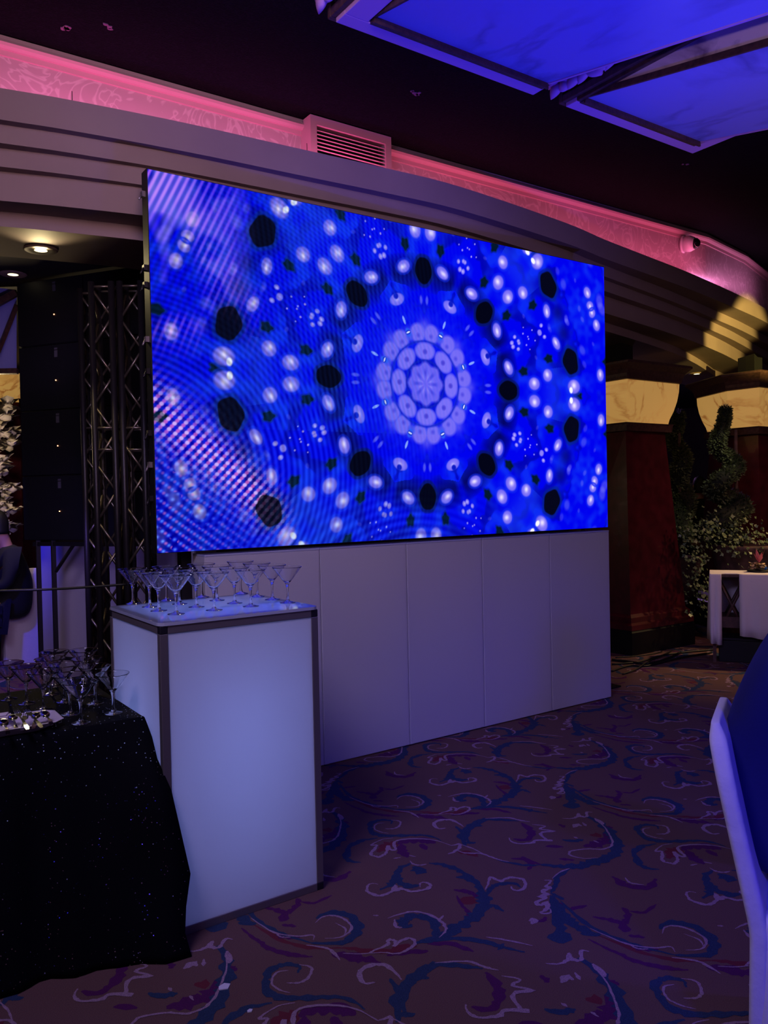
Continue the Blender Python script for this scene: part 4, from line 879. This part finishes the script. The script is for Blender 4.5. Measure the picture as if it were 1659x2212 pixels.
# ------------------------------------------------------------------ people
def skin(name, verts, edges, radii, m, parent, sub=2, root=0):
    me = bpy.data.meshes.new(name); me.from_pydata([tuple(v_) for v_ in verts], edges, [])
    o = bpy.data.objects.new(name, me); C.objects.link(o); o.parent = parent
    sk = o.modifiers.new('skin', 'SKIN'); sk.use_smooth_shade = True
    if not me.skin_vertices:
        bpy.context.view_layer.objects.active = o
    for i, r in enumerate(radii):
        s = me.skin_vertices[0].data[i]; s.radius = (r, r) if not isinstance(r, tuple) else r
        s.use_root = (i == root)
    sb = o.modifiers.new('sub', 'SUBSURF'); sb.levels = sub; sb.render_levels = sub
    me.materials.append(m); return o
def person(lb, loc, yaw, pose, top, hips=0):
    """local frame: +x forward, z up"""
    v = thing('person', lb, 'person', loc, yaw)
    if pose == 'sit':
        hip, ch, nk_, hd = (0, 0, .56), (-.03, 0, .90), (.02, 0, 1.24), (.10, 0, 1.42)
        kn = [(.44, s*.12, .56) for s in (-1, 1)]; an = [(.42, s*.12, .09) for s in (-1, 1)]; toe = [(.56, s*.13, .05) for s in (-1, 1)]
        el_ = [(.06, s*.25, .86) for s in (-1, 1)]; wr = [(.30, s*.16, .80) for s in (-1, 1)]; sh = [(-.01, s*.18, 1.14) for s in (-1, 1)]
    else:
        hip, ch, nk_, hd = (0, 0, .92), (0, 0, 1.2), (0, 0, 1.50), (.02, 0, 1.66)
        kn = [(.02, s*.1, .5) for s in (-1, 1)]; an = [(0, s*.1, .09) for s in (-1, 1)]; toe = [(.14, s*.11, .05) for s in (-1, 1)]
        el_ = [(.02, s*.25, 1.14) for s in (-1, 1)]; wr = [(.16, s*.18, .98) for s in (-1, 1)]; sh = [(0, s*.18, 1.42) for s in (-1, 1)]
    V = [hip, ch, nk_, hd]; E = [(0, 1), (1, 2), (2, 3)]; R = [.13, .13, .055, .085]
    for s in (0, 1):
        k = len(V); V += [sh[s], el_[s], wr[s]]; E += [(1, k), (k, k+1), (k+1, k+2)]; R += [.05, .04, .026]
        k = len(V); V += [kn[s], an[s], toe[s]]; E += [(0, k), (k, k+1), (k+1, k+2)]; R += [.06, .04, .03]
        # hand: palm and five fingers
        wv = Vector(wr[s]); fwd = (wv-Vector(el_[s])).normalized(); lat = Vector((0, 1 if s else -1, 0)); k = len(V); V.append(tuple(wv+fwd*.07)); E.append((k-4, k)); R.append(.024)
        for j, (o_, ln) in enumerate(((-.024, .055), (-.008, .068), (.008, .072), (.024, .062))):
            a = wv+fwd*.085+lat*o_; kk = len(V); V += [tuple(a), tuple(a+fwd*ln*.55+Vector((0, 0, -.008))), tuple(a+fwd*ln*.85+Vector((0, 0, -.03)))]; E += [(k, kk), (kk, kk+1), (kk+1, kk+2)]; R += [.009, .008, .007]
        kk = len(V); a = wv+fwd*.03-lat*.03; V += [tuple(a), tuple(a+fwd*.04-lat*.012)]; E += [(k, kk), (kk, kk+1)]; R += [.010, .008]
    body = skin('body', V, E, R, M['skin'], v)
    # jacket: torso and sleeves
    hipv, chv = Vector(hip), Vector(ch); mid = (hipv+chv)/2+Vector((-.02, 0, 0))
    JV = [tuple(hipv+Vector((-.01, 0, -.07))), tuple(mid), ch, tuple(Vector(ch)*.45+Vector(nk_)*.55+Vector((-.035, 0, 0))), tuple(Vector(nk_)+Vector((-.02, 0, -.04)))]
    JE = [(0, 1), (1, 2), (2, 3), (3, 4)]; JR = [(.17, .20), (.16, .19), (.165, .21), (.13, .19), (.075, .08)]
    for s in (0, 1):
        k = len(JV); JV += [sh[s], el_[s], tuple(Vector(el_[s])*.15+Vector(wr[s])*.85)]; JE += [(3, k), (k, k+1), (k+1, k+2)]; JR += [.085, .065, .045]
    skin('jacket', JV, JE, JR, top, v)
    TV = [tuple(hipv+Vector((0, 0, -.03)))]; TE = []; TR = [.165]
    for s in (0, 1):
        k = len(TV); TV += [tuple(hipv*.7+Vector(kn[s])*.3+Vector((0, (s*2-1)*.05, 0))), kn[s], tuple(Vector(an[s])+Vector((0, 0, .03)))]; TE += [(0, k), (k, k+1), (k+1, k+2)]; TR += [.10, .075, .055]
    skin('trousers', TV, TE, TR, M['trousers'], v)
    for s in (0, 1):
        a, t_ = Vector(an[s]), Vector(toe[s])
        MB().loft([[Vector((a.x-.06+q_*(.26)*1.0, a.y+yy*(.045 if .1 < q_ < .9 else .03), zz*(.09 if q_ < .45 else .055) + .002)) for yy, zz in ((-1, 0), (1, 0), (1, .7), (.4, 1), (-.4, 1), (-1, .7))] for q_ in (0, .1, .4, .6, .9, 1)], smooth=True).build('shoe', M['dark'], v)
    hv = Vector(hd)
    head = MB(); rings = []
    for k in range(11):
        f = k/10; z = -.115+.23*f; r = math.sqrt(max(.0004, 1-((f-.55)/.56)**2)); rings.append([hv+Vector((.092*r*math.cos(a)+(.012 if z < -.04 else 0), .074*r*math.sin(a), z)) for a in [2*PI*j/16 for j in range(16)]])
    head.loft(rings, smooth=True); fx_ = hv.x+.088
    head.tube([(fx_-.004, hv.y, hv.z+.02), (fx_+.018, hv.y, hv.z-.02), (fx_-.006, hv.y, hv.z-.028)], [.008, .012, .008], 8)
    for s in (-1, 1):
        head.lathe([(.001, -.028), (.014, -.02), (.018, 0), (.014, .024), (.001, .03)], 8, (hv.x, hv.y+s*.076, hv.z-.01)); head.lathe([(.001, -.010), (.010, 0), (.001, .010)], 8, (fx_-.010, hv.y+s*.03, hv.z+.008))
    head.tube([(fx_-.006, hv.y-.024, hv.z-.055), (fx_+.002, hv.y, hv.z-.054), (fx_-.006, hv.y+.024, hv.z-.055)], [.004, .007, .004], 6)
    head.build('head', M['skin'], v)
    hr = MB(); rings = []
    for k in range(9):
        f = k/8; z = -.10+.235*f; r = math.sqrt(max(.0004, 1-((z)/.137)**2)) if z > 0 else 1; rings.append([hv+Vector(((.102*r if math.cos(a) < .4 else .072*r)*math.cos(a)-.014, .086*r*math.sin(a), z)) for a in [2*PI*j/18 for j in range(18)]])
    hr.loft(rings, smooth=True); hr.build('hair', M['hair'], v)
    return v
# seated guest on the right, side on, facing out of the picture
ang = math.radians(27); FD = RTH*math.cos(ang)-FWH*math.sin(ang); yaw_c = math.atan2(FD.y, FD.x)
T = FWH*2.35+RTH*.985          # middle of the chair back's top edge
seatc = T+FD*.31
chair('white draped banquet chair with a guest in navy, right foreground', (seatc.x, seatc.y, 0), yaw_c, H=.965, recl=.12)
person('person in a navy jacket seated at the right edge with back turned', tuple(seatc-FD*.115), yaw_c, 'sit', M['navy'])
c2 = at(1612, 1440, D=3.6); c2 = Vector((c2.x, c2.y, 0))+FD*.35
chair('white draped chair just visible behind the navy-jacketed guest', (c2.x, c2.y, 0), yaw_c, H=at(1600, 1423, D=3.6).z, recl=.06)
p = at(20, 1300, D=7.7); person('person in black seated beside the blue-lit draped chair at far left', (p.x, p.y, 0), YAW+2.2, 'sit', M['blacksuit'])
p = at(1512, 1100, D=11.2); person('person in dark clothes standing in shadow between the two columns', (p.x, p.y, 0), YAW+.2, 'stand', M['blacksuit'])

# ------------------------------------------------------------------ columns
def poly_off(poly, d):
    c = sum((Vector(p) for p in poly), Vector((0, 0)))/len(poly)
    return [tuple(c+(Vector(p)-c)*(1+d/((Vector(p)-c).length))) for p in poly]
def column(poly, lb, zc=ZS):
    """poly: plan of the capital's top"""
    c = sum((Vector(p) for p in poly), Vector((0, 0)))/len(poly)
    v = thing('column', lb, 'column', (c.x, c.y, 0))
    R3 = lambda pl_, z: [Vector((p[0], p[1], z)) for p in pl_]
    part('plinth', MB().loft([R3(poly_off(poly, .12), 0), R3(poly_off(poly, .12), .22), R3(poly_off(poly, .10), .24)]), M['plinth'], v)
    part('base_moulding', MB().loft([R3(poly_off(poly, .11), .24), R3(poly_off(poly, .11), .29), R3(poly_off(poly, .07), .31), R3(poly_off(poly, .075), .36), R3(poly_off(poly, .03), .39)]), M['mahogany'], v)
    part('shaft', MB().loft([R3(poly_off(poly, .03), .39), R3(poly_off(poly, -.15), 2.2)]), M['mahogany'], v)
    part('collar', MB().loft([R3(poly_off(poly, -.14), 2.2), R3(poly_off(poly, -.08), 2.205), R3(poly_off(poly, -.07), 2.27), R3(poly_off(poly, -.06), 2.285), R3(poly_off(poly, -.10), 2.29)]), M['bronze'], v)
    prof = [(-.115, 2.29), (-.10, 2.34), (-.06, 2.42), (-.025, 2.52), (-.005, 2.62), (0, 2.70)]
    part('capital', MB().loft([R3(poly_off(poly, d), z) for d, z in prof]), M['alabaster'], v)
    part('cornice', MB().loft([R3(poly_off(poly, d), z) for d, z in ((-.02, 2.70), (.02, 2.705), (.03, 2.73), (.035, 2.76), (.06, 2.80), (.115, 2.84), (.13, 2.85), (.13, 2.87), (.11, 2.88), (.0, 2.885))]), M['bronze'], v)
    part('neck', MB().loft([R3(poly_off(poly, -.46), 2.885), R3(poly_off(poly, -.46), zc)]), M['dark'], v)
column([(6.52, 5.18), (7.36, 5.18), (7.46, 5.30), (7.46, 6.0), (7.3, 6.1), (6.6, 6.1), (6.52, 6.0)], 'mahogany column with glowing alabaster capital right beside the screen')
column([(8.40, 5.30), (8.42, 4.93), (9.3, 4.93), (9.6, 5.2), (9.6, 5.9), (8.72, 5.9)], 'mahogany column with glowing alabaster capital at the right picture edge')
# wooden beam mouldings joining the second column
# ------------------------------------------------------------------ plants
def leafball(q, c, r, n, rn, sz, flat_=1.0):
    for k in range(n):
        d = Vector((rn.gauss(0, 1), rn.gauss(0, 1), rn.gauss(0, 1)*flat_)).normalized(); p = c+Vector((d.x*r, d.y*r, d.z*r*flat_))*rn.uniform(.7, 1.05)
        t = (d+Vector((rn.gauss(0, .4), rn.gauss(0, .4), rn.gauss(0, .4)+.3))).normalized(); s = t.orthogonal().normalized()*sz*.28; l = sz*rn.uniform(.7, 1.3)
        q.add([p-s*.5, p+t*l*.5-s, p+t*l, p+t*l*.5+s], [(0,1,2),(0,2,3)], 0)
def topiary(lb, pxs, D, r0, zpot):
    """pxs: pixel centre line from the top down"""
    P = smooth_path([at(x, y, D=D+dd_) for x, y, dd_ in pxs], 8); top = P[0]
    v = thing('spiral_topiary', lb, 'topiary', (P[-1].x, P[-1].y, zpot))
    q = MB(); rn = random.Random(int(pxs[0][0])); n = len(P)
    core = MB(); core.tube(P, [r0*(.30+.62*(i/n)) for i in range(n)], 8); part('branches', core, M['leafcore'], v)
    for i, p in enumerate(P):
        leafball(q, p, r0*(.36+.70*(i/n)), 110, rn, .036)
    part('foliage', q, M['leaf'], v)
    if zpot < .1: part('pot', MB().lathe([(.14, 0), (.2, .5), (.24, .8), (.22, .82), (.001, .8)], 20, (P[-1].x, P[-1].y, 0)), M['stone'], v)
    part('trunk', MB().tube([(P[-1].x, P[-1].y, max(zpot, .8)), (P[-1].x, P[-1].y, P[0].z-.2)], .018), M['stone'], v)
M['leafcore'] = mat('dense_twigs', (24, 28, 20), .9)
PD = 8.5
topiary('spiral topiary shrub standing in front of the right-hand column', [(1567, 886, 0), (1564, 910, -.05), (1553, 945, -.1), (1551, 970, 0), (1578, 992, .1), (1588, 1012, 0), (1558, 1036, -.15), (1544, 1060, 0), (1582, 1080, .15), (1598, 1100, 0), (1560, 1124, -.15), (1543, 1148, 0), (1592, 1168, .1)], PD, .135, .9)
topiary('darker spiral topiary shrub half hidden behind the left-hand column', [(1467, 895, 0), (1463, 925, 0), (1455, 950, .1), (1470, 975, 0), (1475, 1000, -.1), (1462, 1030, 0), (1470, 1060, .1), (1478, 1085, 0), (1465, 1120, 0), (1470, 1160, 0)], 9.6, .15, .0)
c = at(1620, 1165, D=8.5)
v = thing('planter', 'stone planter between the columns overflowing with ivy', 'planter', (c.x, c.y, 0))
part('bowl', MB().lathe([(.26, 0), (.27, .5), (.33, .75), (.38, .96), (.42, .98), (.42, 1.02), (.39, 1.025), (.36, 1.0), (.001, .98)], 28, (c.x, c.y, 0)), M['stone'], v)
q = MB(); rn = random.Random(5)
for k in range(620):
    px = rn.uniform(1470, 1655); py = rn.gauss(1165-(12 if 1480 < px < 1560 else 0), 22) if k < 420 else rn.uniform(1180, 1330)
    if k >= 420: px = rn.uniform(1478, 1530)
    p = at(px, py, D=rn.uniform(8.02, 8.25)); a = rn.uniform(0, 6.28); s = rn.uniform(.018, .036)
    u_ = Vector((math.cos(a), math.sin(a)*.6, rn.uniform(-.6, .6))).normalized(); w_ = u_.cross(Vector((rn.gauss(0, .4), -1, .5))).normalized()
    q.add([p, p+u_*s*.6+w_*s*.7, p+u_*s*.9+w_*s*.25, p+u_*s*1.5, p+u_*s*.9-w_*s*.25, p+u_*s*.6-w_*s*.7], [(0,1,2,3),(0,3,4,5)], 0)
tag(part('ivy', q, M['ivy'], v), 'trailing ivy with pale edged leaves')
light('plant_spot', 'SPOT', (6.2, 3.3, 3.3), 130, (1.0, .90, .55), tuple(at(1552, 975, D=8.3)), .05, cone=13.5, blend=.9)

# ------------------------------------------------------------------ side table with white cloth
sb = at(1543, 1432, z=0); D0 = (sb-CAM).dot(FWH); ztop = at(1543, 1240, D=D0).z
e2 = Vector((sb.x, sb.y, 0)).normalized(); e1 = Vector((e2.y, -e2.x, 0)); O = Vector((sb.x, sb.y, 0))-e1*.03+e2*.02
v = thing('tray_stand_table', 'wooden crossed-leg stand under the white cloth, seen through the gap', 'stand', tuple(O+e1*.35+e2*.25))
def W3(a, b_, z): p = O+e1*a+e2*b_; return Vector((p.x, p.y, z))
for b_ in (.05, .32):
    part('leg', MB().tube([W3(.06, b_, 0.25), W3(.32, b_, ztop-.03)], .014, 6), M['mahwood'] if 'mahwood' in M else M['bronze'], v)
    part('leg', MB().tube([W3(.32, b_, 0.25), W3(.06, b_, ztop-.03)], .014, 6), M['bronze'], v)
part('shelf', MB().prism([tuple(W3(a, b_, 0)[:2]) for a, b_ in ((.04, .03), (.62, .03), (.62, .34), (.04, .34))], ztop-.50, ztop-.40), M['bronze'], v)
part('tabletop', MB().prism([tuple(W3(a, b_, 0)[:2]) for a, b_ in ((.01, .01), (.8, .01), (.8, .36), (.01, .36))], ztop-.03, ztop-.008), M['bronze'], v)
tc_ = MB(); zs = [0, .01, .06, .2, .35, .5, .62]
def drape(pts, drop, name=None):
    rings = []
    for k, dz in enumerate(zs):
        f = dz/.62; ring = []
        for j, (a, b_, oa, ob, dr) in enumerate(pts):
            k2 = .035*math.sqrt(f)+.02*f*math.sin(j*1.4); ring.append(W3(a+oa*k2, b_+ob*k2, ztop-dr*f))
        rings.append(ring)
    tc_.loft(rings, closed=False, smooth=True)
def WV(z): return Vector((0, 0, z))
tp = [W3(a, b_, ztop) for a, b_ in ((0, .38), (0, 0), (.09, 0), (.13, .04), (.23, .04), (.27, 0), (.9, 0), (.9, .38))]
tc_.add(tp+[p-Vector((0, 0, .006)) for p in tp], [tuple(range(8)), tuple(range(15, 7, -1))]+[(i, (i+1) % 8, 8+(i+1) % 8, 8+i) for i in range(8)])
drape([(0, .38-.38*t/8, -.6, 0, .62) for t in range(9)]+[(0+.0125*t, 0, 0, -1, .64+.002*t) for t in range(9)], .6)
drape([(.25+.03*t, 0, 0, -1, .56+.004*t) for t in range(22)], .6)
drape([(.02+.08*t, .37, 0, 1, .5+.03*math.sin(t)) for t in range(12)], .5)
tco = tc_.build('tablecloth', M['linen']); so = tco.modifiers.new('thick', 'SOLIDIFY'); so.thickness = .003
tag(tco, 'white tablecloth parted at the front, hanging over the side table at right', 'tablecloth')
rc = thing('equipment_case', 'black equipment case on the carpet under the side table', 'case', tuple(W3(.4, .25, 0)))
def bx3(a0, a1, b0, b1, z0, z1): return MB().prism([tuple(W3(a, b_, 0)[:2]) for a, b_ in ((a0, b0), (a1, b0), (a1, b1), (a0, b1))], z0, z1)
part('case_body', bx3(.07, .75, .05, .34, .0, .20), M['dark'], rc, .008); part('case_lid', bx3(.065, .755, .045, .345, .203, .225), M['dark'], rc, .004)
part('case_foot', bx3(.02, .05, .03, .06, .0, .22), M['bronze'], rc)
cc = at(1640, 1232, D=D0+.12); cc.z = ztop+.001
v = thing('table_centrepiece', 'small centrepiece with pink folded flower on the white side table', 'centrepiece', cc)
part('tray', MB().lathe([(.001, 0), (.10, 0), (.11, .012), (.10, .016), (.001, .012)], 24, cc), M['dark'], v)
q = MB(); rn = random.Random(2)
for k in range(7): blossom(q, cc+Vector((rn.uniform(-.08, .08), rn.uniform(-.06, .06), rn.uniform(.03, .07))), .045, rn)
part('blossom', q, mat('cream_petal', (190, 160, 120), .7), v)
q = MB()
for k in range(6):
    a = k*1.05; b0 = cc+Vector((0, 0, .08)); t_ = b0+Vector((math.cos(a)*.05, math.sin(a)*.05, .10+.03*(k % 2))); s_ = Vector((-math.sin(a), math.cos(a), 0))*.022; q.add([b0, (b0+t_)/2+s_, t_, (b0+t_)/2-s_, (b0+t_)/2+Vector((0, 0, -.012))], [(0,1,2,3),(0,4,1),(1,4,2),(2,4,3),(3,4,0)])
part('pink_flower', q, mat('pink_petal', (200, 96, 110), .6), v)
part('blue_bead', MB().lathe([(.001, -.02), (.02, 0), (.001, .02)], 12, cc+Vector((.02, -.05, .035))), mat('blue_bead', (20, 90, 170), .3), v)

# ------------------------------------------------------------------ cables on the carpet
def cable(pts, r, lb):
    P = smooth_path([Vector((at(x, y, z=0).x, at(x, y, z=0).y, r+h)) for x, y, h in pts], 6)
    tag(MB().tube(P, r, 6).build('cable', M['rubber']), lb, 'cable', 'cables on the carpet by the column')
cable([(1322, 1452, 0), (1360, 1440, .0), (1400, 1440, 0), (1470, 1425, .01), (1537, 1412, 0)], .009, 'black cable nearest the camera running from the bar to the side table')
cable([(1322, 1437, 0), (1380, 1432, 0), (1430, 1418, 0), (1490, 1410, 0), (1540, 1406, 0)], .009, 'black cable farther back running to the side table')
cable([(1322, 1428, 0), (1350, 1431, 0), (1400, 1436, .0), (1440, 1426, 0), (1470, 1412, 0)], .012, 'thick black cable curving in front of the column plinth')
cable([(1345, 1458, 0), (1375, 1450, .012), (1395, 1438, .02), (1420, 1425, .012), (1450, 1408, 0)], .007, 'thin black cable crossing over the others by the plinth')
cable([(1330, 1422, 0), (1370, 1419, 0), (1410, 1414, 0), (1430, 1409, 0)], .006, 'thin cable lying right along the foot of the plinth')
